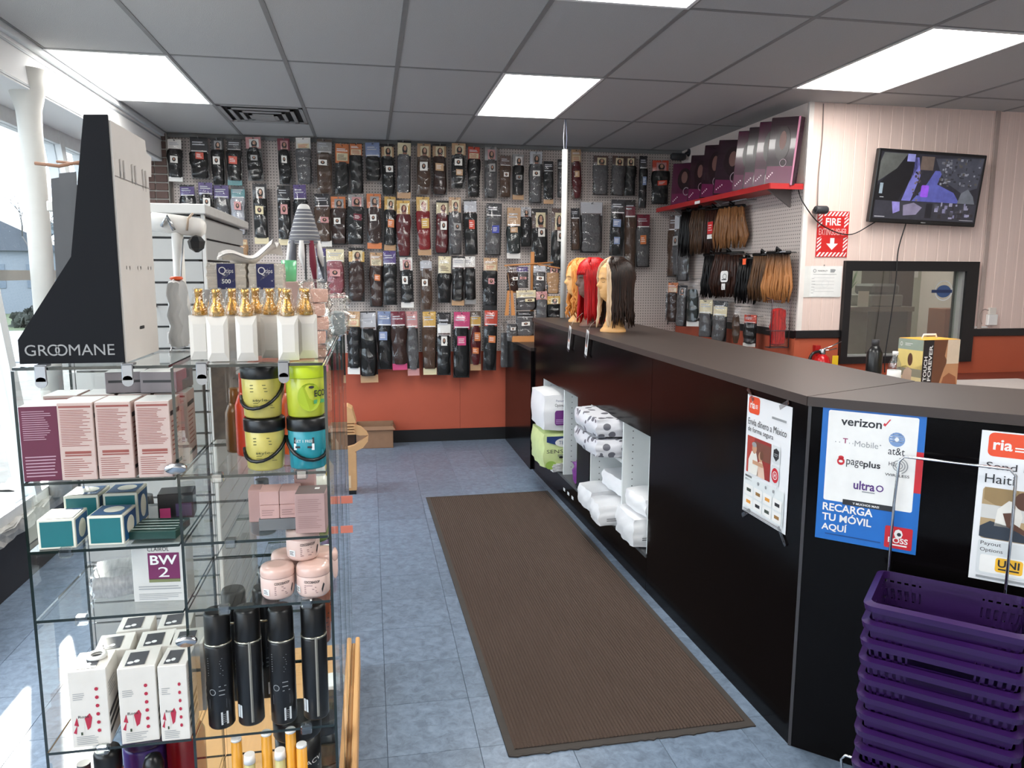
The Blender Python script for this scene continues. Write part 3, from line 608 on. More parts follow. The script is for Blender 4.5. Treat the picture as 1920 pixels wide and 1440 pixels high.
# ---- stack of purple baskets and its wire stand
pur = mat('purple_plastic', (46, 18, 72), .33, var=.06)
def basket_tree(z, label):
    t = thing('shopping_basket', label, 'basket', tuple(CO+WD*.43+WN*.20+Vector((0, 0, z))), WA, 'stacked purple baskets')
    return t
L2, W2, hb = .195, .15, .20
def rr(l, w2, r, n=5):
    p = []
    for cx, cy, a0 in ((l-r, -w2+r, -PI/2), (l-r, w2-r, 0), (-l+r, w2-r, PI/2), (-l+r, -w2+r, PI)):
        for k in range(n+1): a = a0+PI/2*k/n; p.append((cx+r*math.cos(a), cy+r*math.sin(a)))
    return p
def ringband(b, lo, zo, li, zi):
    n = len(lo); b.add([(x, y, zo) for x, y in lo]+[(x, y, zi) for x, y in li], [(i, (i+1) % n, n+(i+1) % n, n+i) for i in range(n)], None)
def basket_parts(t):
    z = 0; b = MB(); o, i_ = rr(L2, W2, .03), rr(L2-.018, W2-.018, .022); o2 = rr(L2-.004, W2-.004, .028)
    ringband(b, o, -.006, i_, .0); ringband(b, o, -.006, o2, -.024); ringband(b, i_, 0, rr(L2-.02, W2-.02, .022), -.02); b.build('rim', pur, t)
    b = MB(); lo, hi = rr(L2-.05, W2-.045, .02), rr(L2-.02, W2-.02, .022)
    # walls: vertical staves with slots near the corners, solid middles
    def wall(p0, p1, q0, q1, n):
        for k in range(n):
            f0, f1 = k/n, (k+1)/n; solid = .3 < (f0+f1)/2 < .7
            g = 0 if solid else .28/n
            A, B = p0.lerp(p1, f0+g), p0.lerp(p1, f1-g); C_, D = q0.lerp(q1, f0+g), q0.lerp(q1, f1-g); b.add([A, B, D, C_], [(0, 1, 2, 3)])
        for f in (0, .3, .55, .8, 1):
            g = min(f+.1, 1) if f < 1 else 1; g0 = f if f < 1 else .93
            b.add([p0.lerp(q0, g0), p1.lerp(q1, g0), p1.lerp(q1, g), p0.lerp(q0, g)], [(0, 1, 2, 3)])
    h0, h1 = -hb, -.012; a, c_ = L2-.05, W2-.045; A, C_ = L2-.02, W2-.02
    V = Vector
    wall(V((-a, -c_, h0)), V((a, -c_, h0)), V((-A, -C_, h1)), V((A, -C_, h1)), 18); wall(V((a, c_, h0)), V((-a, c_, h0)), V((A, C_, h1)), V((-A, C_, h1)), 18)
    wall(V((a, -c_, h0)), V((a, c_, h0)), V((A, -C_, h1)), V((A, C_, h1)), 12); wall(V((-a, c_, h0)), V((-a, -c_, h0)), V((-A, C_, h1)), V((-A, -C_, h1)), 12)
    b.build('slotted_walls', pur, t); MB().box(-a, a, -c_, c_, h0, h0+.004).build('bottom', pur, t)
bt = basket_tree(.70, 'topmost purple shopping basket, empty, with its inside visible'); basket_parts(bt)
ords = ['second', 'third', 'fourth', 'fifth', 'sixth', 'seventh', 'eighth', 'ninth', 'tenth']
for k in range(9):
    dup(bt, tuple(CO+WD*.43+WN*.20+Vector((random.uniform(-.003, .003), 0, .70-.052*(k+1)))), WA+random.uniform(-.008, .008), 'purple shopping basket, %s from the top of the stack' % ords[k])
st = thing('basket_stand', 'chrome wire stand with a tall hoop carrying the purple baskets', 'stand', tuple(CO+WD*.43+WN*.20), WA)
zb = .70-.052*9-hb
MB().tube([(-.17, .165, .02), (-.168, .162, .9), (-.163, .16, 1.03), (-.15, .16, 1.046), (.11, .16, 1.046), (.125, .16, 1.03), (.128, .162, .9), (.128, .165, .02)], .0042, 8).build('hoop', CHROME, st)
b = MB(); b.tube([(-.2, -.16, .004), (-.2, .165, .004), (.2, .165, .004), (.2, -.16, .004), (-.2, -.16, .004)], .004, 6)
b.tube([(-.2, -.10, .004), (-.225, -.10, .20), (-.215, -.10, .215), (-.17, -.10, .215)], .004, 6)
for yy in (-.1, 0, .1): b.tube([(-.2, yy, .004), (-.2, yy, max(.012, zb-.005)), (.2, yy, max(.012, zb-.005)), (.2, yy, .004)], .003, 6)
b.build('base_wires', CHROME, st)
# ================================================================== hair goods on the walls
PACKS = """
1|-1.569|2.321|0.11|0.341|W|K|sW,bW|white topped
1|-1.378|2.352|0.141|0.338|D|K|sR,k|charcoal
1|-1.233|2.303|0.1|0.384|D|K|p,sW|black portrait
1|-1.099|2.302|0.118|0.381|D|K|sR,bT|black and teal
1|-0.931|2.346|0.128|0.36|P|K|p,sG|pinkish portrait
1|-0.688|2.325|0.103|0.381|M|K|p,sW|dark red
1|-0.521|2.329|0.126|0.383|W|S|t|white text
1|-0.364|2.251|0.127|0.457|G|B|sW|grey and white
1|-0.215|2.254|0.119|0.423|O|K|t,k|orange and cream
1|-0.084|2.257|0.106|0.425|O|K|t|orange and cream
1|0.061|2.371|0.126|0.325|U|K|o,k|grey blue square
1|0.188|2.254|0.112|0.437|A|K|p,sW|tan portrait
1|0.317|2.225|0.118|0.493|C|S|p,bA|beige oval portrait
1|0.492|2.261|0.119|0.44|A|B|p,sW|tan
1|0.642|2.264|0.124|0.442|A|E|p,sA|tan
1|0.8|2.324|0.125|0.387|A|K|p,sW,sA|grey tan
1|0.94|2.252|0.107|0.436|R|K|t|orange red
1|1.1|2.251|0.113|0.443|G|S|p,sG|grey portrait
1|1.225|2.254|0.099|0.364|N|B|sW|brown and white
1|1.346|2.237|0.105|0.399|G|K|p,sG,bA|grey
1|1.511|2.212|0.115|0.457|S|S|p,sW|silver
1|1.626|2.205|0.091|0.378|D|K|bA|black and tan
1|1.756|2.265|0.081|0.341|D|S|f|black
1|1.903|2.259|0.092|0.442|A|V|t,sA|beige
1|2.117|2.293|0.14|0.353|N|S|p,f|dark portrait
1|2.286|2.296|0.125|0.355|N|S|p,f|dark portrait
1|2.416|2.299|0.105|0.356|N|K|p|dark portrait
1|2.529|2.183|0.074|0.475|D|K|sU|black narrow
1|2.709|2.226|0.16|0.399|R|K|sR,p|red and black
2|-1.476|1.927|0.117|0.37|L|K|f,sW|purple
2|-1.348|1.929|0.113|0.393|L|K|f,sW|purple
2|-1.217|1.886|0.127|0.418|L|S|f|purple
2|-1.076|1.888|0.115|0.41|T|S|sP,z|teal
2|-0.904|1.817|0.116|0.503|D|K|sC,p,bC|black
2|-0.712|1.809|0.108|0.507|D|K|sP,f,bC|black and silver
2|-0.559|1.811|0.108|0.509|L|K|sP,f|dark purple
2|-0.378|1.799|0.128|0.452|D|B|sP,bW|navy
2|-0.25|1.819|0.129|0.412|O|E|p,sW|orange
2|-0.108|1.821|0.135|0.427|G|K|p,sM|grey green
2|0.054|1.785|0.127|0.476|O|E|p,sW,bO|orange
2|0.188|1.772|0.104|0.469|Y|K|p,sO,bA|gold
2|0.308|1.716|0.119|0.49|Y|V|p,f|gold portrait
2|0.495|1.732|0.12|0.511|Y|X|p,sY,bA|gold
2|0.652|1.748|0.116|0.47|C|V|p,f,sW|cream and gold
2|0.771|1.739|0.112|0.505|A|S|p,sG|tan portrait
2|0.92|1.74|0.118|0.488|S|K|f,sR|silver
2|1.12|1.737|0.144|0.467|D|S|sB,f|black with blue
2|1.304|1.709|0.126|0.455|A|F|k,sA,bW|long tan
2|1.427|1.818|0.1|0.354|S|K|p,f|silver
2|1.559|1.677|0.152|0.487|N|K|p,sW,k|dark portrait
2|1.715|1.604|0.128|0.563|N|K|p,sW,k|dark portrait
2|1.896|1.788|0.083|0.383|D|B|f|black and brown
2|2.049|1.77|0.214|0.462|S|S|f,w|clear silver
2|2.284|1.742|0.131|0.515|D|K|sU,sU,f|black with pale blue
2|2.432|1.597|0.106|0.663|M|B|f|maroon
2|2.564|1.638|0.133|0.491|M|S|sO,f|magenta
3|-1.176|1.668|0.101|0.182|L|K|f|purple
3|-1.07|1.668|0.102|0.183|A|A|t|plain tan
3|-0.411|1.485|0.088|0.3|L|S|z,f|navy patterned
3|-0.29|1.353|0.158|0.424|C|J|bP,sP|cream and pink
3|-0.113|1.319|0.14|0.474|Y|E|p,f|yellow
3|0.06|1.27|0.114|0.482|A|E|t,sO|tan and orange
3|0.184|1.289|0.114|0.478|L|K|f|navy
3|0.336|1.264|0.115|0.448|W|K|sW,p,bW|white box
3|0.51|1.239|0.107|0.484|S|B|sW|silver and white
3|0.667|1.307|0.118|0.417|C|K|t,k|cream pointed
3|0.792|1.282|0.114|0.443|W|K|q,bA|white
3|0.91|1.292|0.105|0.434|W|K|q,bG|white
3|1.087|1.237|0.13|0.476|A|K|t,sP,bK|tan and yellow
4|-0.154|0.67|0.109|0.563|A|K|t,bW|tan
4|-0.017|0.588|0.158|0.644|S|K|f,w,bA|silver
4|0.123|0.704|0.13|0.527|U|K|f,sU|blue silver
4|0.258|0.701|0.131|0.53|M|E|f,bQ|dark red
4|0.382|0.644|0.107|0.586|P|S|f,bP|mauve
4|0.532|0.646|0.123|0.579|Y|B|f,bC|gold foil
4|0.659|0.644|0.124|0.575|W|K|q,sW,k|white
4|0.821|0.615|0.15|0.608|Q|K|f,sQ|pink
4|0.956|0.678|0.1|0.55|Y|V|sO,sO,bA|gold
4|1.082|0.681|0.122|0.556|R|K|sO,f|red orange
4|1.232|0.698|0.097|0.434|D|S|f,n|glossy black
"""
RPACKS = """
7.522|1.546|0.317|0.579|N|B|f|brown
7.184|1.563|0.359|0.549|S|S|sG,f|clear grey
6.863|1.509|0.28|0.592|D|S|f|black glossy
7.311|1.087|0.246|0.412|D|S|f|black
7.086|1.085|0.177|0.416|D|S|f|black
6.88|1.119|0.207|0.374|O|E|t|orange
6.671|1.093|0.207|0.378|D|S|p|black
6.404|1.111|0.237|0.435|D|F|n,bW|loose black
6.141|1.037|0.262|0.32|C|S|k|cream and blush
5.877|1.023|0.261|0.334|C|S|k|cream and blush
5.568|1.029|0.149|0.306|Y|B|n|yellow tagged
5.357|1.028|0.197|0.242|R|K|bW|red
"""

HC = dict(K=((5, 5, 6), (22, 20, 21)), B=((40, 26, 18), (92, 66, 48)), E=((22, 12, 10), (66, 38, 28)), V=((44, 8, 12), (110, 24, 28)), X=((92, 10, 16), (150, 28, 34)), S=((8, 8, 10), (120, 118, 120)), A=((150, 116, 84), (190, 150, 112)), J=((90, 34, 44), (176, 104, 110)), F=((10, 14, 14), (52, 60, 58)))
HN = dict(K='black hair', B='brown hair', E='dark brown hair', V='burgundy hair', X='red hair', S='silvery black hair', A='tan contents', J='rose coloured hair', F='long black hair')
PC = dict(W=(226, 222, 216), D=(34, 32, 38), P=(196, 140, 138), M=(110, 30, 48), G=(150, 148, 146), O=(206, 120, 70), U=(128, 142, 176), A=(188, 150, 112), C=(220, 206, 168), R=(196, 70, 48), N=(92, 72, 66), S=(188, 188, 192), L=(78, 60, 116), T=(70, 128, 132), Y=(206, 164, 84), Q=(196, 70, 116), B=(60, 70, 160), K=(24, 24, 26))
def pcol(k): return col(PC[k], .42)
HM = {k: hairmat('hair_'+k, *v) for k, v in HC.items()}
zebra = mat('zebra_film', (140, 140, 146), .3, var=.6, vscale=34, stretch=(2, 1, .6))
rnd = random.Random(5)
U_card = MB().box(-.5, .5, -.0015, .0015, 0, 1).mesh('card', WHITE)
def hair_unit(kind, seed):
    r = random.Random(seed); b = MB(); N, R = 10, 16; ph = [r.random()*6 for _ in range(4)]
    def fn(u, v):
        a = 2*PI*u; w2 = {0: .5-.06*math.cos(PI*v), 1: .30+.2*math.sin(PI*min(1, (1-v)*1.05)), 2: .46, 3: .34+.13*abs(math.sin(PI*(v*2.2+.15)))}[kind]
        if v < .03 or v > .97: w2 *= .86
        rad = 1+.10*math.sin(5*a+ph[0])+.07*math.sin(9*a+ph[1]+3*v)+.05*math.sin(13*v+ph[2])
        return (w2*rad*math.cos(a)+.03*math.sin(5*v+ph[3]), -.5+.5*rad*math.sin(a), v)
    b.grid(fn, N*2, R, None, True, True); return b.mesh('hair_unit', BLACK)
U_hair = [[hair_unit(k, 10*k+s) for s in range(3)] for k in range(4)]
def film_unit(seed):
    """hanging clear sleeve: rounded across, with sagging folds down its length"""
    r = random.Random(seed); b = MB(); n = r.choice([4, 5, 6]); ph, sk, k1 = r.random(), r.uniform(-.5, .5), r.random()*6
    def fn(u, v):
        e = min(u, 1-u)*2; edge = min(1, min(u, 1-u, v, 1-v)*9); across = math.sin(PI*u)**.6
        f = ((1-v)*n+ph+sk*u+.12*math.sin(6*u+k1)) % 1.0; fold = f*f if f < .86 else .74*(1-(f-.86)/.14)
        return (u-.5, -edge*(.62*across+.5*fold+.06*math.sin(11*u+5*v+k1)), v)
    b.grid(fn, 10, 40, None, True); return b.mesh('pouch', FILM)
U_film = [film_unit(s) for s in range(10)]
def portrait(c, x, z, w2, h, hair_, bgm):
    """small generic printed head: hair shape and face oval"""
    c.rect(x-w2/2, z-h/2, w2, h, bgm).up(); c.ell(x, z-.05*h, .33*w2, .42*h, hair_, 12).up(); c.ell(x+.02*w2, z+.06*h, .17*w2, .24*h, col((188, 140, 112)), 10); c.up(); c.ell(x, z-.42*h, .3*w2, .1*h, col((150, 100, 80)), 8)
def hang_pack(label, loc, rz, w2, h, hc, hair, opts, group):
    op = opts.split(','); t = thing('hair_pack', label, 'hair pack', loc, rz+rnd.uniform(-.10, .10), group)
    t.rotation_euler.y = rnd.uniform(-.03, .03)
    hh = .26 if 'o' not in op else .34
    if 'k' in op: hh = .38
    d = .022 if 'w' not in op else .045
    if 'n' not in op:
        link('backing_card', U_card, t, (0, -.002, 0), (0, 0, 0), (w2, 1, h), col((30, 28, 30), .4) if 'f' in op or hair in 'KSEF' else col((96, 80, 70), .5))
    kind = 3 if 'q' in op else (rnd.choice([0, 0, 1, 2]) if 'w' not in op else 2)
    bot = [o[1] for o in op if o[0] == 'b']; z0 = h*.10 if bot else h*.02
    link('hair', rnd.choice(U_hair[kind]), t, (0, -.004, z0), (0, 0, 0), (w2*.92, d, h*(1-hh)-z0+.02*h), HM[hair] if 'z' not in op else zebra)
    if 'n' not in op:
        hd = link('header_card', U_card, t, (0, -.006, h*(1-hh)), (rnd.uniform(-.05, .03), 0, 0), (w2*.97, 1, h*hh), pcol(hc))
        c = Canvas(.0012); hw, hz = w2*.97, h*hh
        c.ell(0, hz*.9, .005, .005, BLACK, 8)
        if 'p' in op: portrait(c, hw*.05, hz*.45, hw*.62, hz*.72, HM[hair] if hair not in 'AS' else col((30, 22, 20)), pcol('C') if hc in 'YANC' else pcol(rnd.choice('GPW')))
        elif 't' in op: c.rect(-hw*.4, hz*.12, hw*.8, hz*.4, pcol('C')).up(); c.lines(-hw*.34, hz*.16, hw*.66, hz*.3, 4, pcol(rnd.choice('NR')), .4); c.up(); c.lines(-hw*.4, hz*.6, hw*.8, hz*.18, 2, WHITE, .5)
        else: c.lines(-hw*.38, hz*.45, hw*.76, hz*.3, 2, pcol('S'), .45); c.up(); c.rect(-hw*.45, hz*.08, hw*.9, hz*.07, WHITE if hc not in 'WS' else pcol('N'))
        under(c.build(t, (0, -.010, h*(1-hh)), *FRONT), hd)
    po = link('pouch', rnd.choice(U_film), t, (0, -.007, h*.005), (0, 0, 0), (w2*(1.0 if 'f' in op else .98), d*1.35, h*.97))
    st_ = [o[1] for o in op if o[0] == 's']
    for i, k in enumerate(st_):
        sw, sh, sz = w2*rnd.uniform(.42, .58), h*rnd.uniform(.10, .17), h*(.46-.22*i+rnd.uniform(-.04, .06))
        c = Canvas(.0006); c.rect(-sw/2, 0, sw, sh, pcol(k)).up()
        if k in 'WCGP': c.ell(0, sh*.5, sw*.26, sh*.32, col((44, 34, 34)), 10).up(); c.ell(.0, sh*.56, sw*.12, sh*.18, col((176, 128, 104)), 8)
        else: c.lines(-sw*.38, sh*.2, sw*.7, sh*.6, 3, WHITE, .35)
        under(c.build(t, (w2*rnd.uniform(-.12, .12), -.014-d*1.5, sz), (1, 0, rnd.uniform(-.08, .08)), (0, 0, 1), 'sticker'), po)
    for k in bot: link('bottom_card', U_card, t, (0, -.009, 0), (0, 0, 0), (w2*.99, 1, h*.11), pcol(k))
    return t
RN = {1: 'top', 2: 'second', 3: 'third', 4: 'lowest'}; cnt = {}
ORD = ['first', 'second', 'third', 'fourth', 'fifth', 'sixth', 'seventh', 'eighth', 'ninth', 'tenth', '11th', '12th', '13th', '14th', '15th', '16th', '17th', '18th', '19th', '20th', '21st', '22nd', '23rd', '24th', '25th', '26th', '27th', '28th', '29th', '30th']
hook = MB().tube([(0, .0, 0), (0, -.12, 0), (0, -.135, .012)], .003, 5).mesh('peg_hook', STEEL)
for ln in PACKS.strip().split('\n'):
    r, x, z, w2, h, hc, hair, opts, desc = ln.split('|'); r = int(r); x, z, w2, h = map(float, (x, z, w2, h)); i = cnt.get(r, 0); cnt[r] = i+1
    lab = '%s pack of %s, %s from left in the %s row' % (desc, HN[hair], ORD[i], RN[r])
    hang_pack(lab, (x, YB-.10+.02*((i*7) % 3-1), z), 0, w2, h, hc, hair, opts, 'hair packs on the back wall')
    link('peg_hook', hook, wb, (x, YB, z+h-.012))
for i, ln in enumerate(RPACKS.strip().split('\n')):
    y, z, w2, h, hc, hair, opts, desc = ln.split('|'); y, z, w2, h = map(float, (y, z, w2, h))
    y = 6.92-.13*i if i < 3 else y
    hang_pack('%s pack of %s on the right pegboard, %s from the corner' % (desc, HN[hair], ORD[i]), (XR-.10, y, z), -PI/2+.5, min(w2*.55, .13), h, hc, hair, opts, 'hair packs on the right wall')
    link('peg_hook', hook, wr, (XR, y, z+h-.012), (0, 0, -PI/2))
# loose hair wefts hanging on bars along the right wall
def weft(label, y, z, w2, h, hm, seed, tagc=None):
    t = thing('hair_weft', label, 'hair extension', (XR-.11, y, z), -PI/2+.35, 'loose hair wefts on the right wall'); r = random.Random(seed); b = MB()
    for k in range(30):
        f = (k+.5)/30-.5; j = r.uniform(-.02, .02); dz = r.uniform(0, .04)*h
        b.tube([(f*w2*.75, r.uniform(-.006, .006), h), (f*w2*.92, r.uniform(-.014, .01), h*.66), (f*w2*1.02+j*.4, r.uniform(-.018, .014), h*.33), (f*w2*.95+j, r.uniform(-.014, .01), dz)], [w2*.03, w2*.046, w2*.05, w2*.012], 5, None, .9, upv=(0, 1, 0))
    b.build('strands', hm, t)
    c_ = MB(); c_.tube([(-w2*.42, 0, h), (w2*.42, 0, h)], .013, 6); c_.tube([(-.02, 0, h), (0, -.02, h+.035), (.02, 0, h+.01)], .011, 5); c_.build('bundle_knot', HM['K'], t)
    if tagc: c = Canvas(.001); tagc(c); c.build(t, (0, -.035, h*.35), (1, 0, .05), (0, 0, 1), 'price_tag')
    return t
def redtag(c): c.rect(-.03, .04, .06, .10, col((196, 30, 30))).up().rect(-.03, .0, .06, .035, WHITE).lines(-.022, .06, .044, .06, 3, WHITE, .25)
def whitetag(c): c.rrect(-.045, 0, .08, .09, .02, WHITE).up().ring(0, .045, .018, .022, ink, 14).lines(-.03, .015, .05, .012, 1, ink, .6, 0).rect(-.03, -.06, .04, .05, WHITE).up().text('L', -.018, -.05, .022, ink)
def otag(c): c.rect(-.02, .18, .034, .045, col((240, 90, 40)))
HM['O'] = hairmat('hair_ombre', (60, 42, 30), (110, 78, 52), .4, 1, .0, None); HM['T'] = hairmat('hair_tan', (96, 62, 36), (150, 104, 66))
om = hairmat('hair_ombre_tip', (26, 18, 14), (60, 42, 30), .4, .20, .34, (168, 112, 66))
for a in ((6.577, 1.727, .2, .414, HM['K'], 1, None, 'black hair weft on the upper bar, farthest back'), (6.318, 1.741, .25, .394, HM['B'], 2, None, 'brown hair weft on the upper bar, second from the back'), (6.055, 1.735, .23, .379, HM['E'], 3, redtag, 'dark hair weft with a red and white tag on the upper bar'), (5.74, 1.775, .33, .33, HM['T'], 4, None, 'wide light brown hair weft at the near end of the upper bar'),
          (6.05, 1.369, .23, .367, HM['K'], 5, None, 'black hair weft on the lower bar, farthest back'), (5.75, 1.388, .36, .353, HM['E'], 6, whitetag, 'wide chestnut hair weft with a white tag on the lower bar'), (5.43, 1.346, .2, .347, HM['K'], 7, otag, 'black hair weft with an orange tag on the lower bar'), (5.2, 1.374, .22, .343, HM['O'], 8, None, 'light brown hair weft on the lower bar, second from the near end'), (4.99, 1.371, .24, .355, om, 9, None, 'dark to tan ombre hair weft at the near end of the lower bar')):
    weft(a[7], a[0], a[1], a[2], a[3], a[4], a[5], a[6])
for z, y0, y1, lb in ((2.145, 5.5, 6.75, 'upper metal hair bar on the right pegboard'), (1.73, 4.9, 6.2, 'lower metal hair bar on the right pegboard')):
    t = thing('hang_bar', lb, 'rail', (XR, y0, z)); MB().tube([(-.11, 0, 0), (-.11, y1-y0, 0)], .005, 6).build('bar', STEEL, t)
    for yy in (.05, y1-y0-.05): MB().tube([(0, yy, 0), (-.11, yy, 0)], .004, 6).build('bracket', STEEL, t)
# red shelf with the glossy maroon wig boxes
redsh = mat('red_shelf', (176, 38, 40), .4)
t = thing('wall_shelf', 'long red wall shelf under the maroon wig boxes', 'shelf', (XR, 4.9, 2.165))
MB().bbox(-.25, -.001, 0, 2.1, 0, .02, .002).build('board', redsh, t); MB().box(-.255, -.25, 0, 2.1, -.012, .026).box(-.25, -.002, -.005, 0, -.012, .026).build('lip', redsh, t)
for yy in (.15, 1.0, 1.85): MB().prism([(-.002, -.12), (-.002, 0), (-.18, 0)], yy, yy+.02, None, 'y').build('bracket', mat('bracket_grey', (120, 112, 110), .5), t)
t = thing('shelf_clip', 'small white price clip on the edge of the red shelf', 'price clip', (XR-.262, 6.05, 2.15)); MB().bbox(-.004, .0, -.05, .05, 0, .025, .002).build('card', WHITE, t)
mar = mat('maroon_box', (74, 24, 50), .16, var=.35, vscale=4, coat=.5); dkm = mat('dark_maroon_box', (44, 22, 33), .16, var=.3, vscale=4, coat=.5)
for i, (y, w2, h, lean, a, m_, lb) in enumerate(((6.62, .3, .37, .10, .45, mar, 'farthest back, bright magenta'), (6.30, .28, .39, .2, .3, dkm, 'second from the back, very dark'), (6.02, .3, .43, .2, .3, dkm, 'third from the back, dark'), (5.72, .34, .42, .22, .4, dkm, 'fourth from the back, widest'), (5.44, .26, .44, .17, .5, mar, 'fifth, magenta at its foot'), (5.29, .24, .44, .17, .5, dkm, 'sixth, thin and dark'), (5.14, .24, .45, .17, .5, mar, 'second nearest, plum with a light edge'), (4.99, .22, .45, .17, .5, dkm, 'nearest the room corner'))):
    t = thing('wig_box', 'glossy maroon wig box on the red shelf, '+lb, 'box', (XR-.13, y, 2.188), 0, 'wig boxes on the red shelf', (0, lean*.55, -PI/2+a))
    MB().bbox(-w2/2, w2/2, -.03, .03, 0, h, .004).build('carton', m_, t)
    c = Canvas(.0008); c.rect(-w2*.45, h*.03, w2*.9, h*.25, col((98, 28, 66), .2)).ell(0, h*.62, w2*.26, h*.26, col((40, 24, 28), .2), 16).up().ell(.0, h*.66, w2*.12, h*.14, col((112, 78, 72), .3), 12); c.ring(w2*.1, h*.33, w2*.10, w2*.12, col((150, 130, 140), .3), 16)
    for k in range(4): c.ell(-w2*.38+.05*k*w2, h*.1+.012*k, .006, .006, col((220, 190, 200), .3), 6)
    c.build(t, (0, -.031, 0), *FRONT)
    MB().box(w2/2-.012, w2/2+.001, -.0315, -.03, 0, h).build('light_edge', col((196, 120, 150), .3), t)
t = thing('security_camera', 'dark bullet security camera high in the back right corner', 'camera', (XR-.01, 6.86, 2.66), 0)
MB().lathe([(.02, 0), (.032, .01), (.034, .12), (.026, .14)], 14, m=None, axis='x').build('housing', DGREY, t, (-.17, 0, -.01)); MB().tube([(-.05, 0, 0), (-.015, 0, .03), (0, 0, .03)], .012, 8).build('arm', DGREY, t); MB().lathe([(.035, -.012), (.035, 0)], 12, axis='x').build('mount', DGREY, t, (.01, 0, .03))
# red umbrella sleeve in a wire holder at the end of the lower rail
t = thing('wire_rack', 'wire rack with a clear sleeve of red braids beside the notice', 'rack', (XR-.1, 4.93, 1.06))
b = MB(); 
for dx in (-.07, .07): b.tube([(dx, .0, 0), (dx, 0, .34), (dx, .08, .35)], .004, 5)
for zz in (.0, .12, .33): b.tube([(-.07, 0, zz), (.07, 0, zz), (.07, .07, zz), (-.07, .07, zz), (-.07, 0, zz)], .0035, 5)
b.build('wires', col((70, 52, 56), .4), t)
t = thing('braid_sleeve', 'clear sleeve of bright red braiding hair in the wire rack', 'hair pack', (XR-.1, 4.965, 1.075)); soft(.1, .05, .26, 6, .3, .006, None, 4).build('braids', hairmat('hair_bright_red', (130, 14, 16), (216, 40, 34)), t); MB().box(-.055, .055, -.03, -.0295, 0, .28).build('sleeve', FILM, t)

# small wooden accessory rack on the low cabinet
wood = mat('pale_wood', (190, 128, 74), .55, var=.12, vscale=8, stretch=(1, 1, .15))
t = thing('wooden_rack', 'small pale wooden accessory rack on the low black cabinet', 'rack', (1.40, 6.5, .99))
MB().box(-.2, .22, -.09, .09, 0, .035).build('base', wood, t); MB().box(-.2, .22, -.1, -.09, .0, .05).build('lip', wood, t)
MB().bbox(-.015, .015, .03, .06, .035, .77, .003).build('post', wood, t)
for z, x0, x1 in ((.66, -.25, .18), (.43, -.2, .22), (.30, -.06, .2)): MB().tube([(x0, .03, z-.01), (x1, .02, z+.02)], .007, 6).build('dowel', wood, t)
MB().tube([(0, .05, .67), (.22, -.06, .63)], .006, 6).build('dowel', wood, t); MB().bbox(.12, .14, .02, .04, .035, .42, .003).build('post', wood, t)
MB().tube([(-.23, .03, .655), (-.23, -.14, .44)], .003, 5).build('hanger_cord', col((150, 110, 70), .6), t)
for s in (-1, 1): MB().add([(s*.004, 0, .21), (s*.022, 0, .21), (s*.045, 0, 0), (s*.012, 0, 0), (s*.004, .018, .21), (s*.022, .018, .21), (s*.045, .018, 0), (s*.012, .018, 0)], [(0, 1, 2, 3), (4, 7, 6, 5), (0, 4, 5, 1), (1, 5, 6, 2), (2, 6, 7, 3), (3, 7, 4, 0)]).build('hanger_arm', wood, t, (-.23, -.14, .23))
for i, (x, z, w2, h, hc, hair, op, lb) in enumerate(((1.215, 1.42, .10, .22, 'N', 'E', 'sW', 'brown card at the left end'), (1.30, 1.45, .1, .18, 'L', 'S', 'f,sP', 'dark purple'), (1.45, 1.42, .11, .22, 'S', 'S', 'f,sW', 'silver and white'), (1.57, 1.40, .11, .24, 'D', 'A', 'f,p', 'black with a tan face'), (1.33, 1.26, .18, .17, 'C', 'S', 'sC,k', 'cream card with white labels'), (1.47, 1.14, .10, .28, 'P', 'S', 'p,f', 'pink portrait'), (1.58, 1.10, .12, .28, 'Y', 'K', 'p,f', 'gold and black'), (1.32, 1.04, .16, .21, 'K', 'S', 'sW,f', 'black with a white house shaped label'), (1.205, .99, .1, .2, 'D', 'S', 'f,n,sW', 'black glossy, lowest'))):
    o = hang_pack('accessory pack on the small wooden rack, '+lb, (x, 6.46 if i > 3 else 6.49, z), 0, w2, h, hc, hair, op, 'packs on the wooden rack')
# ================================================================== glass cube display and everything on it
XS = [-.692, -.398, -.096]; YS = [1.62, 1.93, 2.24, 2.55, 2.86]; ZL = [.33, .572, .866, 1.013, 1.156, 1.388]; TH = .006
gd = thing('glass_display', 'glass cube display shelving with chrome clips, left of the aisle', 'shelving', (-.394, 1.62, 0))
def L(x, y, z): return (x+.394, y-1.62, z)
def gpanel(name, x0, x1, y0, y1, z0, z1, EDGE=EDGE):
    b = MB(); a, c = L(x0, y0, z0), L(x1, y1, z1); d = [c[i]-a[i] for i in range(3)]; k = d.index(min(d))
    b.box(a[0], c[0], a[1], c[1], a[2], c[2], PANE)
    # the rim faces carry the dark green edge
    fa = {0: (4, 5), 1: (2, 3), 2: (0, 1)}[k]; e = b.mid(EDGE); b.mi = [0 if i in fa else e for i in range(6)]
    drop = {0: 4, 1: 3, 2: 0}[k]; b.f.pop(drop); b.mi.pop(drop); b.sm.pop(drop)      # one clear face per pane keeps the stack of panes clear
    return b.build(name, None, gd)
for li, z in enumerate(ZL):
    for i in range(2):
        for j in range(4):
            if j > 0 and (li in (0, 3) or i == 0): continue
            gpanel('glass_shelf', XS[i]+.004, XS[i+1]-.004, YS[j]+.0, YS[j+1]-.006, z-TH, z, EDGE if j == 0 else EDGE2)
for i in range(3):
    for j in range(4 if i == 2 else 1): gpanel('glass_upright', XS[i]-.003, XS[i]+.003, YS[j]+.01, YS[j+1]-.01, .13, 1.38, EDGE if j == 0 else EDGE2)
for j in (1,):
    for i in (0, 1): gpanel('glass_back', XS[i]+.006, XS[i+1]-.006, YS[j]-.003, YS[j]+.003, .13, 1.38)
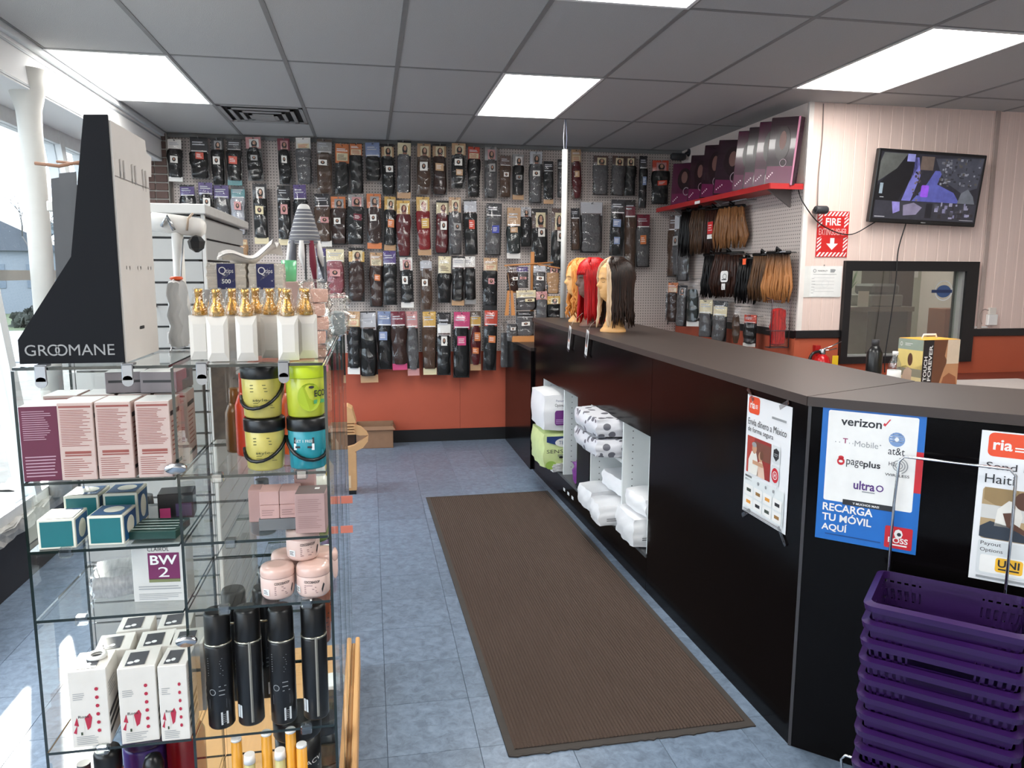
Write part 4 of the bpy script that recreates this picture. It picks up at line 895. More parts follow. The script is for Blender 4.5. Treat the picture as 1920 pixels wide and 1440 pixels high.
for x in (-.636, -.478, -.338, -.178):
    b = MB(); b.bbox(-.011, .011, -.006, -.002, -.03, .004, .002); b.lathe([(.011, -.006), (.011, -.002)], 12, (0, -.03), None, axis='y'); b.box(-.011, .011, -.004, .02, .001, .005); b.build('clip', STEEL, gd, L(x, 1.62, ZL[5]))
for z in (1.176, .80): MB().lathe([(.0, -.014), (.02, -.013), (.022, -.009), (.022, -.004)], 18, (0, 0), None, 1, .55, axis='y').build('connector', CHROME, gd, L(-.398, 1.62, z))
clipc = glass('clear_clip', (.8, .82, .82), 1., .1, base=.15)
for x, z in ((-.62, 1.013), (-.15, 1.156), (-.32, .866), (-.15, .866), (-.32, 1.156), (-.60, .866), (-.58, .572), (-.16, .572), (-.3, 1.013)): MB().bbox(-.012, .012, -.008, .008, -.016, .006, .003).build('shelf_clip', clipc, gd, L(x, 1.622, z))
deckm = mat('pine_deck', (206, 158, 104), .5, var=.12, vscale=6, stretch=(8, .6, 8))
MB().bbox(*[v for p in zip(L(-.72, 1.6, .0)[:2], L(-.085, 2.9, 0)[:2]) for v in p], .02, .12, .004).build('base_deck', deckm, gd)
MB().bbox(*[v for p in zip(L(-.085, 1.6, 0)[:2], L(-.068, 2.9, 0)[:2]) for v in p], .02, .145, .004).build('base_rail', deckm, gd)
MB().box(*[v for p in zip(L(-.7, 1.64, 0)[:2], L(-.11, 2.86, 0)[:2]) for v in p], 0, .02).build('plinth', DGREY, gd)

# ---- generic goods
def carton(name, label, cat, x, y, z, w2, d, h, m, rz=0., group=None, fr=None, side=None, top=None, topm_=None):
    t = thing(name, label, cat, (x, y, z+.0005), rz, group)
    bx_ = MB().bbox(-w2/2, w2/2, -d/2, d/2, 0, h, .0012).build('carton', m, t)
    if topm_: MB().box(-w2/2+.001, w2/2-.001, -d/2+.001, d/2-.001, h, h+.0006).build('flap', topm_, t)  # thin sheet over the top; on dye boxes its white is painted sunlight
    if fr: c = Canvas(.0003); fr(c, w2, h); under(c.build(t, (-w2/2, -d/2-.0002, 0), *FRONT), bx_)
    if side: c = Canvas(.0003); side(c, d, h); under(c.build(t, (w2/2+.0002, -d/2, 0), (0, 1, 0), (0, 0, 1)), bx_)
    if top: c = Canvas(.0003); top(c, w2, d); under(c.build(t, (-w2/2, -d/2, h+.0008), (1, 0, 0), (0, 1, 0)), bx_)
    return t
def turned(name, label, cat, x, y, z, parts, group=None, rz=0., n=24):
    """parts: (part name, profile, material)"""
    t = thing(name, label, cat, (x, y, z+.0005), rz, group)
    for pn, prof, m in parts: MB().lathe(prof, n).build(pn, m, t)
    return t
sunlit_top = col((232, 230, 226), .4)  # sunlight on the dye box tops, put into their colour as white
# -- dye boxes, second glass level, left
maroon = col((98, 34, 60), .45); blush = col((196, 172, 164), .5); rust = col((146, 78, 70), .5); lilt = col((186, 150, 164), .5)
def maroon_front(c, w2, h): c.lines(w2*.08, h*.55, w2*.75, h*.4, 14, lilt, .32, .3).lines(w2*.08, h*.05, w2*.8, h*.3, 7, lilt, .35, .1)
def blush_front(c, w2, h):
    c.rect(w2*.05, h*.94, w2*.9, h*.025, rust).lines(w2*.07, h*.44, w2*.86, h*.48, 22, rust, .34, .4).rect(w2*.14, h*.345, w2*.74, h*.035, rust).rect(w2*.14, h*.315, w2*.74, h*.018, rust).lines(w2*.08, h*.04, w2*.84, h*.25, 9, rust, .3, .5)
def blush_side(c, d, h): c.rect(d*.05, h*.8, d*.8, h*.06, ink).rect(d*.05, h*.12, d*.8, h*.05, ink).lines(d*.1, h*.25, d*.7, h*.5, 8, rust, .3)
for k, (x, y, w2, m, lb) in enumerate(((-.655, 1.672, .070, maroon, 'maroon hair dye box at the left end of its shelf'), (-.583, 1.668, .066, blush, 'blush dye box next to the maroon one'), (-.513, 1.668, .068, blush, 'blush dye box in the middle of the front row'), (-.438, 1.665, .066, blush, 'blush dye box by the chrome connector'))):
    carton('dye_box', lb, 'box', x, y, 1.156, w2, .085, .158 if k else .152, m, -.02 if k else .06, 'hair dye boxes', maroon_front if k == 0 else blush_front, blush_side if k else None, None, sunlit_top)
for k, (x, lb) in enumerate(((-.648, 'first'), (-.575, 'second'), (-.502, 'third'), (-.43, 'fourth'))): carton('dye_box', 'blush dye box in the hidden back row, %s from the left' % lb, 'box', x, 1.77, 1.156, .066, .085, .158, blush, .03, 'hair dye boxes', blush_front, blush_side, None, sunlit_top)
for k, (x, y, z, rz, lb) in enumerate(((-.525, 1.79, 1.3165, .1, 'left'), (-.445, 1.78, 1.3165, -.06, 'right'))): carton('dye_box', 'grey dye box lying flat on the back row, %s one' % lb, 'box', x, y, z, .075, .12, .045, col((128, 120, 124), .5), rz, 'hair dye boxes', lambda c, w2, h: c.rect(w2*.08, h*.5, w2*.84, h*.12, ink), None, None, sunlit_top)
# -- teal cubes, third level
teal = col((18, 106, 112), .4); tblue = col((30, 84, 130), .4); cream_ = col((224, 222, 206), .5)
def teal_front(c, w2, h): c.rect(w2*.07, h*.07, w2*.86, h*.86, teal)
def teal_side(c, d, h): c.rect(d*.06, h*.07, d*.88, h*.86, tblue).up().ell(d*.5, h*.5, d*.27, h*.32, cream_)
def teal_top(c, w2, d): c.rect(w2*.07, d*.07, w2*.86, d*.86, tblue).up().ell(w2*.55, d*.55, w2*.28, d*.28, cream_)
for k, (x, y, rz, lb) in enumerate(((-.638, 1.668, .02, 'front left'), (-.545, 1.675, -.05, 'front right with its round emblem turned to the aisle'), (-.625, 1.775, .0, 'back left'), (-.548, 1.78, 0., 'back right'))):
    carton('teal_box', 'small teal box with white edges, '+lb, 'box', x, y, 1.013, .07, .078, .062 if k < 2 else .08, cream_, rz, 'teal boxes', teal_front, teal_side, teal_top)
t = carton('comb_pack', 'green lined comb pack lying behind the teal boxes', 'combs', -.46, 1.70, 1.013, .10, .09, .018, col((30, 66, 60), .3), -.1, None, None, None, lambda c, w2, d: [c.rect(w2*.05, d*(.12+.2*i), w2*.9, d*.06, col((190, 210, 205))) for i in range(4)])
t = carton('clip_box', 'dark hair clip box with a pink corner on the teal box shelf', 'box', -.45, 1.82, 1.013, .075, .06, .06, col((40, 38, 42), .3), .1, None, lambda c, w2, h: c.rect(w2*.05, h*.05, w2*.3, h*.4, col((206, 70, 130))).rect(w2*.5, h*.1, w2*.45, h*.5, col((86, 70, 110))))
# -- bleach packet, fourth level
def bw(c, w2, h):
    c.text('CLAIROL', w2*.3, h*.86, h*.07, ink, w2*.4).rect(w2*.3, h*.38, w2*.58, h*.45, col((112, 32, 84))).rect(w2*.3, h*.33, w2*.58, h*.06, col((120, 124, 84))).up().text('BW', w2*.34, h*.63, h*.16, WHITE, w2*.5, True).text('2', w2*.48, h*.42, h*.17, WHITE, w2*.2); c.lines(w2*.1, h*.2, w2*.8, h*.08, 2, midg, .4, .1).lines(w2*.1, h*.03, w2*.8, h*.12, 4, midg, .3)
carton('bleach_box', 'white hair bleach box with a plum label showing a large 2', 'box', -.457, 1.70, .866, .112, .05, .132, col((206, 204, 200), .5), -.08, None, bw)
t = thing('wrapped_pack', 'clear wrapped striped pack lying beside the bleach box', 'pack', (-.56, 1.77, .867), .2); soft(.12, .12, .05, 6, .25, .005, None, 31).build('bundle', mat('striped_wrap', (168, 168, 166), .5, var=.35, vscale=60, stretch=(3, .3, 1)), t); soft(.128, .128, .055, 6, .25, .006, None, 32).build('wrap', FILM, t)
# -- floral white boxes, fifth level
flr = col((178, 40, 66), .5); ivory = col((222, 216, 208), .5)
def floral(c, w2, h):
    c.poly([(w2*.08, h*.30), (w2*.16, h*.40), (w2*.2, h*.28)], flr).poly([(w2*.36, h*.38), (w2*.5, h*.44), (w2*.56, h*.38), (w2*.5, h*.25), (w2*.42, h*.22)], flr).poly([(w2*.05, h*.2), (w2*.16, h*.3), (w2*.13, h*.18)], flr).rect(w2*.2, h*.18, w2*.14, h*.2, ivory)
    c.up(); [c.ell(w2*.72, h*(.75-.11*i), w2*.05, h*.024, flr, 10) for i in range(6)]; c.rect(w2*.24, h*.16, w2*.05, h*.04, col((60, 70, 50))).text('Rosa', w2*.2, h*.385, h*.035, ink, w2*.28).lines(w2*.1, h*.62, w2*.3, h*.1, 4, midg, .3).lines(w2*.12, h*.03, w2*.6, h*.12, 5, midg, .3)
def floral_side(c, d, h): [c.poly([(d*.05, h*(.12+.11*i)), (d*.9, h*(.2+.11*i)), (d*.9, h*(.26+.11*i)), (d*.05, h*(.18+.11*i))], ink) for i in range(3)]; c.lines(d*.1, h*.6, d*.6, h*.2, 5, midg, .3)
def floral_top(c, w2, d): c.rect(w2*.18, d*.1, w2*.52, d*.7, col((74, 74, 78), .25)).up().ell(w2*.3, d*.25, w2*.09, d*.07, WHITE, 8).ell(w2*.46, d*.3, w2*.08, d*.08, WHITE, 8)
for k, (x, y, rz, lb) in enumerate(((-.605, 1.672, .05, 'front left corner'), (-.508, 1.668, .08, 'front middle'), (-.432, 1.662, .0, 'front right by the glass'), (-.588, 1.768, .12, 'second row, left'), (-.50, 1.77, .1, 'second row, middle'), (-.43, 1.768, .06, 'second row, right'), (-.57, 1.865, .1, 'back row, left'), (-.48, 1.868, .1, 'back row, right'))):
    carton('floral_box', 'white box printed with red flowers, '+lb, 'box', x, y, .572, .074 if k != 2 else .058, .086, .172 if k < 3 else .165, ivory, rz, 'floral white boxes', floral, floral_side, floral_top)
t = thing('round_sticker', 'white ring shaped tape roll on the front left floral box', 'tape roll', (-.60, 1.685, .7465)); MB().lathe([(.012, 0), (.021, 0), (.021, .006), (.012, .006)], 20, cap=False).build('roll', WHITE, t)
# -- bottom left bottles on the lowest glass
blk = mat('black_plastic', (16, 16, 17), .3); orp = mat('orange_plastic', (222, 92, 30), .35)
turned('bottle', 'orange bottle with a black cap under the floral boxes', 'bottle', -.585, 1.66, ZL[0], [('body', [(.03, 0), (.032, .01), (.032, .15), (.02, .17)], orp), ('cap', [(.027, .165), (.028, .17), (.028, .205), (.024, .215)], blk)], 'bottles on the lowest glass')
turned('bottle', 'orange bottle with a round black cap by the red jug', 'bottle', -.492, 1.655, ZL[0], [('body', [(.024, 0), (.025, .01), (.025, .13), (.018, .15)], orp), ('cap', [(.021, .145), (.022, .17), (.016, .188), (.004, .195)], blk)], 'bottles on the lowest glass')
turned('jar', 'dark purple tub between the two orange bottles', 'jar', -.535, 1.75, ZL[0], [('body', [(.045, 0), (.047, .02), (.047, .16), (.044, .17)], mat('purple_tub', (70, 48, 120), .3)), ('lid', [(.046, .168), (.048, .172), (.048, .195), (.044, .2)], mat('purple_lid', (52, 40, 84), .3))])
turned('jug', 'big dark red jug below the floral boxes by the glass edge', 'jug', -.446, 1.75, ZL[0], [('body', [(.04, 0), (.043, .01), (.043, .18), (.03, .205)], mat('red_jug', (132, 16, 26), .25)), ('cap', [(.02, .203), (.021, .207), (.021, .225)], mat('red_cap', (96, 10, 18), .3))])
turned('bottle', 'tall black bottle at the lower left corner', 'bottle', -.65, 1.70, ZL[0], [('body', [(.024, 0), (.025, .01), (.025, .11), (.012, .13)], blk), ('cap', [(.014, .128), (.014, .16)], DGREY)], 'bottles on the lowest glass')

# -- hair gel jars, second level, right
def gelm(n_, rgb): return mat(n_, rgb, .3, var=.14, vscale=30, coat=.3)
gy, gl, gb = gelm('gel_yellow', (196, 182, 96)), gelm('gel_lime', (188, 196, 60)), gelm('gel_blue', (40, 142, 156))
def geljar(label, x, y, z, body, lid, strap, pr):
    t = turned('gel_jar', label, 'jar', x, y, z, [('body', [(.035, 0), (.0385, .004), (.0405, .05), (.0415, .088), (.04, .091)], body), ('lid', [(.0425, .084), (.0435, .086), (.0435, .108), (.041, .1115)], lid)], 'hair gel jars')
    if strap:
        p = [(.043*math.sin(a), -.046*math.cos(a)*1., .08-.055*math.cos(a*.75)+strap*.012*math.sin(a)) for a in [(-1.5+3.0*k/10) for k in range(11)]]
        MB().tube(p, .004, 6).build('handle', blk, t)
    c = Canvas(.0004); pr(c); b = c.b
    b.v = [(.0425*math.sin(v[0]/.0425), -.0425*math.cos(v[0]/.0425)-v[2], v[1]) for v in b.v]; under(b.build('print', None, t), kid(t, 'body', 'bottle')); return t
gtx = col((84, 84, 44), .5)
def gp1(c): c.lines(-.02, .055, .04, .02, 3, gtx, .25).lines(-.014, .02, .045, .022, 4, gtx, .2); c.text('style', -.015, .036, .008, gtx, .03)
def gp2(c): c.ell(.012, .045, .026, .03, col((164, 184, 36))).up().text('ECO', .022, .045, .014, ink, .030, True).ell(.016, .066, .006, .003, ink, 10).rect(.02, .03, .03, .008, col((90, 170, 110)))
def gp3(c): c.rect(-.028, .058, .045, .013, ink).rect(-.028, .044, .045, .014, WHITE).up().text('GET 1 FREE', -.025, .061, .006, WHITE, .039).lines(-.024, .046, .036, .009, 1, ink, .5, 0).rect(-.04, .004, .08, .038, col((28, 132, 148)))
geljar('yellow gel jar with a black lid, lower left of the gel jars', -.228, 1.672, 1.156, gy, blk, 1, gp1); geljar('blue gel jar with a promotion sticker under the lime jar', -.139, 1.668, 1.156, gb, blk, -1, gp3)
geljar('yellow gel jar with a black lid on top of another yellow one', -.230, 1.672, 1.269, gy, blk, 1, gp1); geljar('lime lidded gel jar on top of the blue one', -.140, 1.668, 1.269, gl, mat('lime_lid', (196, 216, 40), .3), 0, gp2)
for k, (x, y, h, m, lb) in enumerate(((-.285, 1.80, .19, mat('orange_red', (206, 64, 34), .3), 'orange red spray bottle behind the yellow jars'), (-.315, 1.84, .15, mat('amber', (120, 78, 30), .3), 'short amber bottle behind the yellow jars'), (-.185, 1.80, .185, M['orange_plastic'], 'orange bottle between the gel jar stacks'))):
    turned('bottle', lb, 'bottle', x, y, 1.156, [('body', [(.022, 0), (.024, .006), (.024, h*.62), (.013, h*.78)], m), ('cap', [(.013, h*.76), (.014, h*.78), (.013, h)], m)], 'bottles behind the gel jars')
for k, (x, y, h) in enumerate(((-.37, 2.02, .19), (-.34, 2.05, .15))): carton('brown_box', 'brown speckled box seen through the glass, %s one' % ('taller' if k == 0 else 'shorter'), 'box', x, y, 1.156, .035 if k else .045, .09, h, mat('brown_print', (112, 96, 84), .5, var=.4, vscale=40), .0, 'boxes deep in the glass display')
# -- pink cartons, third level, right
pk = col((196, 158, 152), .5); pkd = col((150, 118, 116), .5)
def pkf(c, w2, h): c.lines(w2*.1, h*.52, w2*.8, h*.36, 7, pkd, .35, .3).lines(w2*.1, h*.12, w2*.8, h*.33, 7, pkd, .35, .3)
carton('pink_carton', 'largest pink grey carton at the front right of its shelf', 'box', -.135, 1.672, 1.013, .064, .068, .088, col((172, 140, 136), .5), -.05, 'pink cartons', pkf, None, lambda c, w2, d: c.rect(w2*.6, d*.5, w2*.16, d*.2, WHITE), col((120, 106, 104), .5))
for k, (x, z, y) in enumerate(((-.225, 1.040, 1.70), (-.183, 1.040, 1.70), (-.225, 1.071, 1.70), (-.183, 1.071, 1.70))): carton('pink_carton', 'small pink carton in the block of four, %s %s' % (('lower', 'upper')[k // 2], ('left', 'right')[k % 2]), 'box', x, y, z, .041, .06, .0305, pk, 0, 'pink cartons', (lambda c, w2, h: c.lines(w2*.1, h*.2, w2*.7, h*.5, 3, pkd, .3)) if k < 2 else None)
carton('grey_riser', 'low grey box under the block of small pink cartons', 'box', -.204, 1.71, 1.013, .09, .08, .026, col((110, 112, 114), .5))
carton('pink_carton', 'pink carton standing behind the largest one', 'box', -.155, 1.76, 1.013, .045, .05, .118, pk, .0, 'pink cartons'); carton('pink_carton', 'pink carton at the far left of the block', 'box', -.265, 1.76, 1.013, .028, .05, .075, pk, 0, 'pink cartons')
# -- pink cream jars, fourth level, right
pj = mat('pink_jar', (224, 194, 184), .3, var=.03); pjl = mat('pink_lid', (220, 184, 172), .25, coat=.4)
def cream_jar(label, x, y, z, rot_):
    t = turned('cream_jar', label, 'jar', x, y, z, [('body', [(.03, 0), (.035, .006), (.0365, .02), (.0365, .047), (.0355, .049)], pj), ('lid', [(.0365, .0485), (.0368, .051), (.0368, .062), (.034, .069), (.02, .0715)], pjl)], 'pink cream jars', rot_)
    c = Canvas(.0003); c.text('COCOSHOOP', -.014, .036, .006, ink, .034, True).lines(-.014, .012, .03, .021, 5, pkd, .4, .4).poly([(.026, .012), (.032, .03), (.029, .034), (.024, .02)], ink).rect(-.042, .012, .016, .014, WHITE).up().lines(-.041, .014, .013, .01, 3, ink, .4)
    b = c.b; b.v = [(.037*math.sin(v[0]/.037), -.037*math.cos(v[0]/.037)-v[2], v[1]) for v in b.v]; under(b.build('print', None, t), kid(t, 'body', 'bottle')); return t
cream_jar('pink cream jar in front, with its label turned right', -.214, 1.668, .866, .3); cream_jar('pink cream jar at the front right corner', -.137, 1.665, .866, -.1); cream_jar('pink cream jar behind, left', -.20, 1.745, .866, 0); cream_jar('pink cream jar behind, right', -.123, 1.742, .866, -.6); cream_jar('pink cream jar stacked on the others', -.160, 1.70, .939, .3)
# -- black spray cans, fifth level, right
canm = mat('black_can', (20, 20, 22), .32); stripe = col((150, 148, 140), .4)
def can(label, x, y, stripe_):
    t = turned('spray_can', label, 'spray can', x, y, .572, [('body', [(.026, 0), (.0285, .004), (.0285, .19), (.0265, .196)], canm), ('cap', [(.0272, .196), (.0276, .199), (.0276, .262), (.024, .269)], blk), ('ring', [(.0288, .1945), (.0288, .1985)], mat('silver_ring', (190, 186, 170), .25, .8))], 'black spray cans')
    c = Canvas(.0003)
    if stripe_: c.rect(.004, .01, .0035, .19, stripe).rect(.0085, .01, .001, .19, stripe).rect(-.03, .02, .014, .03, pale)
    else: c.lines(-.022, .125, .036, .045, 8, midg, .18, .2).ring(-.012, .09, .006, .0075, midg, 14).lines(.002, .078, .018, .03, 3, midg, .2).rect(-.022, .05, .04, .022, col((52, 52, 56))).rect(.004, .012, .016, .03, pale).up().lines(.006, .016, .012, .022, 5, midg, .3)
    b = c.b; b.v = [(.029*math.sin(v[0]/.029), -.029*math.cos(v[0]/.029)-v[2], v[1]) for v in b.v]; under(b.build('print', None, t), kid(t, 'body', 'bottle'))
can('black hair spray can, first from the left', -.346, 1.668, False); can('black hair spray can with a white stripe, second from the left', -.283, 1.67, True); can('black hair spray can with a barcode sticker, third from the left', -.211, 1.662, False); can('black hair spray can with a white stripe, at the right end', -.141, 1.668, True)
for k, x in enumerate((-.33, -.26)): can('black hair spray can in the back row, %s' % ('left', 'right')[k], x, 1.78, False)
# -- lowest right: amber tubes with white caps and big black tubs
ytube = mat('amber_tube', (220, 152, 40), .35)
for k, (x, y, h, r, lb) in enumerate(((-.318, 1.665, .205, .0125, 'leftmost'), (-.252, 1.66, .215, .0125, 'second from the left'), (-.198, 1.65, .222, .0125, 'tallest'), (-.174, 1.64, .19, .0125, 'rightmost'))):
    t = turned('tube', 'amber tube with a white cap below the spray cans, '+lb, 'tube', x, y, ZL[0], [('body', [(r+.001, 0), (r, .01), (r*.92, h-.006)], ytube), ('cap', [(r*.95, h-.006), (r*.9, h)], WHITE)], 'amber tubes')
for k, (x, h) in enumerate(((-.288, .175), (-.222, .178))): turned('tube', 'short white capped tube among the amber ones, %s' % ('left', 'right')[k], 'tube', x, 1.645, ZL[0], [('body', [(.0125, 0), (.0115, h-.02)], col((190, 180, 120), .4)), ('cap', [(.013, h-.02), (.0115, h)], WHITE)], 'amber tubes')
tubp = lambda lb, x, y, z, r, h, word: None
def tub(label, x, y, z, r, h, word=None, lid=blk, body=blk):
    t = turned('tub', label, 'jar', x, y, z, [('body', [(r*.9, 0), (r*.95, .006), (r*.95, h*.72)], body), ('lid', [(r, h*.7), (r*1.01, h*.72), (r*1.01, h*.96), (r*.96, h)], lid)], 'tubs along the aisle side')
    if word:
        c = Canvas(.0004); c.text(word, -.012, h*.3, .012, WHITE, .05).lines(-.01, h*.12, .04, h*.12, 3, midg, .3); b = c.b; b.v = [(r*.96*math.sin(v[0]/r+.6), -r*.96*math.cos(v[0]/r+.6)-v[2], v[1]) for v in b.v]; under(b.build('print', None, t), kid(t, 'body', 'bottle'))
    return t
tub('big black tub behind the amber tubes', -.20, 1.81, ZL[0], .058, .17, 'ACV')
tub('black tub with white script lettering on the pine deck, nearest', -.148, 1.99, .12, .05, .13, 'Script'); tub('black tub stacked on the lettered tub', -.148, 1.99, .251, .05, .13)
tub('tub with a brown lid and peach label on the pine deck', -.143, 2.13, .12, .045, .11, None, mat('brown_lid', (58, 44, 40), .4)); tub('peach labelled tub with brown lid, stacked on another', -.143, 2.13, .2315, .045, .11, None, M['brown_lid'], mat('peach_label', (224, 150, 110), .4))
tub('tub with a white lid at the aisle edge of the pine deck', -.14, 2.27, .12, .042, .10, None, WHITE, mat('white_tub', (220, 216, 210), .4)); tub('white lidded tub stacked on another white tub', -.14, 2.27, .2215, .042, .10, None, WHITE, M['white_tub'])
# goods on the glass levels along the aisle side
side = [(-.155, 2.03, 1.156, .03, .18, (186, 208, 216), 'pale blue bottle'), (-.15, 2.14, 1.156, .028, .17, (210, 60, 50), 'red bottle'), (-.15, 2.34, 1.156, .03, .20, (226, 196, 160), 'cream bottle'), (-.15, 2.46, 1.156, .028, .17, (70, 150, 170), 'aqua bottle'), (-.15, 2.68, 1.156, .03, .2, (150, 30, 50), 'dark red bottle'),
        (-.155, 2.02, .866, .034, .10, (112, 134, 60), 'olive green tub'), (-.15, 2.15, .866, .03, .18, (226, 222, 210), 'white bottle'), (-.15, 2.36, .866, .03, .17, (210, 180, 90), 'yellow bottle'), (-.15, 2.5, .866, .03, .2, (60, 90, 60), 'dark green bottle'), (-.15, 2.7, .866, .03, .17, (216, 206, 190), 'beige bottle'),
        (-.155, 2.03, .572, .03, .2, (120, 62, 40), 'brown bottle'), (-.15, 2.15, .572, .026, .19, (150, 78, 52), 'copper bottle'), (-.15, 2.36, .572, .03, .15, (140, 40, 40), 'wine red bottle'), (-.15, 2.5, .572, .03, .16, (80, 46, 90), 'violet bottle'),
        (-.62, 2.1, 1.156, .035, .16, (120, 116, 112), 'grey bottle'), (-.5, 2.1, 1.156, .035, .18, (90, 92, 96), 'slate bottle'), (-.6, 2.1, .866, .04, .12, (110, 110, 112), 'grey tub'), (-.3, 2.1, .866, .035, .15, (84, 96, 100), 'steel blue bottle'), (-.25, 2.12, 1.156, .03, .16, (128, 90, 60), 'tan bottle'), (-.3, 2.08, .572, .035, .2, (60, 60, 64), 'charcoal bottle')]
for k, (x, y, z, r, h, rgb, lb) in enumerate(side):
    m = col(rgb, .3); row = 'upper' if z > 1.1 else ('middle' if z > .8 else 'lower'); where = 'inside the glass display' if x < -.2 else 'on the aisle side of the glass display'
    t = turned('bottle', '%s on a %s shelf %s' % (lb, row, where), 'bottle', x, y, z, [('body', [(r*.9, 0), (r, .006), (r, h*.66), (r*.5, h*.8)], m), ('cap', [(r*.52, h*.78), (r*.54, h*.8), (r*.5, h)], blk if k % 3 else WHITE)], 'bottles deep in the glass display', 0, 16)
    c = Canvas(.0005); c.rect(-r*.7, h*.15, r*1.4, h*.38, col(tuple(min(255, int(v*1.25+20)) for v in rgb), .4)).up().lines(-r*.5, h*.2, r, h*.25, 4, ink, .25); b = c.b; b.v = [(r*1.02*math.sin(v[0]/r+.7), -r*1.02*math.cos(v[0]/r+.7)-v[2], v[1]) for v in b.v]; under(b.build('label', None, t), kid(t, 'body', 'bottle'))
t = thing('price_flag', 'coral price flag clipped to the aisle side of the glass', 'price tag', (-.09, 2.12, .93)); MB().bbox(-.002, .03, -.001, .001, 0, .022, .0004).build('card', col((240, 140, 120), .5), t)
t = thing('price_flag', 'second coral price flag, lower on the aisle side glass', 'price tag', (-.088, 2.0, .885)); MB().bbox(-.002, .03, -.001, .001, 0, .02, .0004).build('card', col((240, 140, 120), .5), t)

# ---- on top of the glass
fin = mat('black_card', (24, 25, 29), .7, var=.04, spec=.15); grb = mat('grey_card', (206, 200, 194), .7, var=.03); dgb = mat('dark_grey_card', (92, 92, 94), .7)
t = thing('card_display', 'tall cardboard display stand with a black lettered front and grey side', 'display', (-.59, 1.66, 1.389))
def R(p): return [(x+.59, z-1.389) for x, z in p]
MB().prism(R([(-.494, 1.391), (-.494, 1.877), (-.537, 1.875), (-.579, 1.603), (-.688, 1.439), (-.688, 1.391)]), -.004, .002, None, 'y').build('front_fin', fin, t)
MB().prism([(.0, .002), (.0, .478), (.235, .478), (.24, .452), (.278, .448), (.268, .402), (.245, .40), (.24, .002)], .094, .1, None, 'x').build('side_board', grb, t)
MB().prism(R([(-.50, 1.391), (-.50, 1.8), (-.60, 1.79), (-.65, 1.6), (-.70, 1.45), (-.70, 1.391)]), .235, .24, None, 'y').build('rear_fin', dgb, t)
MB().prism(R([(-.655, 1.391), (-.655, 1.80), (-.69, 1.795), (-.71, 1.391)]), .28, .285, None, 'y').build('rear_fin', dgb, t); MB().prism(R([(-.69, 1.391), (-.69, 1.79), (-.715, 1.785), (-.725, 1.391)]), .30, .305, None, 'y').build('rear_fin', dgb, t)
c = Canvas(.0004); gx_ = .012; lt = col((150, 150, 150), .5)
c.text('GR', -.087, .018, .022, lt, .042).ring(-.034, .029, .0085, .0115, lt).ring(-.020, .029, .0085, .0115, lt).text('MANE', -.006, .018, .022, lt, .085); c.build(t, (.0, -.0045, .0), *FRONT, 'lettering')
c = Canvas(.0006)
for k in range(6):
    y = .035+.022*(k % 2)+.078*(k // 2); c.rect(y, .375-.006*(k//2), .002, .012, BLACK).rect(y, .19, .003, .007, BLACK)
c.rect(.0, .372, .25, .0016, col((120, 116, 112))).rrect(.10, .062, .034, .007, .003, BLACK); c.build(t, (.1002, 0, 0), (0, 1, 0), (0, 0, 1), 'slots')
for k in range(6): MB().bbox(.1, .104, .036+.022*(k % 2)+.078*(k//2), .041+.022*(k % 2)+.078*(k//2), .372, .41, .001).build('tab', grb, t)
MB().tube([(-.15, .285, .428), (-.10, .285, .423), (-.06, .285, .432), (.0, .27, .435)], .004, 6).tube([(-.11, .30, .435), (-.05, .30, .43), (.0, .29, .434)], .003, 6).build('branch_hook', mat('twig', (150, 110, 86), .7), t)
# champagne bottle shaped gift packs
gold = mat('gold_foil', (206, 158, 78), .22, .75, var=.25, vscale=40, bump=.5, bscale=50); ivw = mat('ivory_card', (222, 216, 208), .5, var=.02); cel = glass('cellophane', (.97, .96, .93), 1., .05, bump=.8, bscale=40, base=.06)
def fizz(label, x, y, rz, dark=False):
    t = thing('gift_bottle', label, 'gift pack', (x, y, 1.3895), rz, 'white and gold bottle packs'); w2, d, h = .021, .016, .094
    b = MB(); z0, z1 = .018, h-.018; i_ = .6
    fv = [(-w2, -d*.6, 0), (w2, -d*.6, 0), (w2, -d*.6, h), (-w2, -d*.6, h), (-w2*i_, -d, z0), (w2*i_, -d, z0), (w2*i_, -d, z1), (-w2*i_, -d, z1)]
    b.add(fv, [(4, 5, 6, 7), (0, 1, 5, 4), (1, 2, 6, 5), (2, 3, 7, 6), (3, 0, 4, 7)]); b.add([(-w2, -d*.6, 0), (w2, -d*.6, 0), (w2, d, 0), (-w2, d, 0), (-w2, -d*.6, h), (w2, -d*.6, h), (w2, d, h), (-w2, d, h)], [(0, 3, 2, 1), (4, 5, 6, 7), (1, 2, 6, 5), (2, 3, 7, 6), (3, 0, 4, 7)])
    b.build('faceted_box', ivw, t)
    if dark: MB().box(w2+.0001, w2+.0008, -d*.3, d*.8, .012, h-.012).build('dark_label', col((64, 52, 50), .4), t)
    MB().lathe([(.015, h), (.0155, h+.012), (.008, h+.028), (.0075, h+.046), (.0085, h+.047), (.0085, h+.055), (.006, h+.056)], 12, m=None).build('gold_neck', gold, t)
    MB().lathe([(.02, h+.001), (.019, h+.016), (.011, h+.05), (.012, h+.058)], 10, m=None, smooth=False, cap=False).build('cellophane', cel, t)
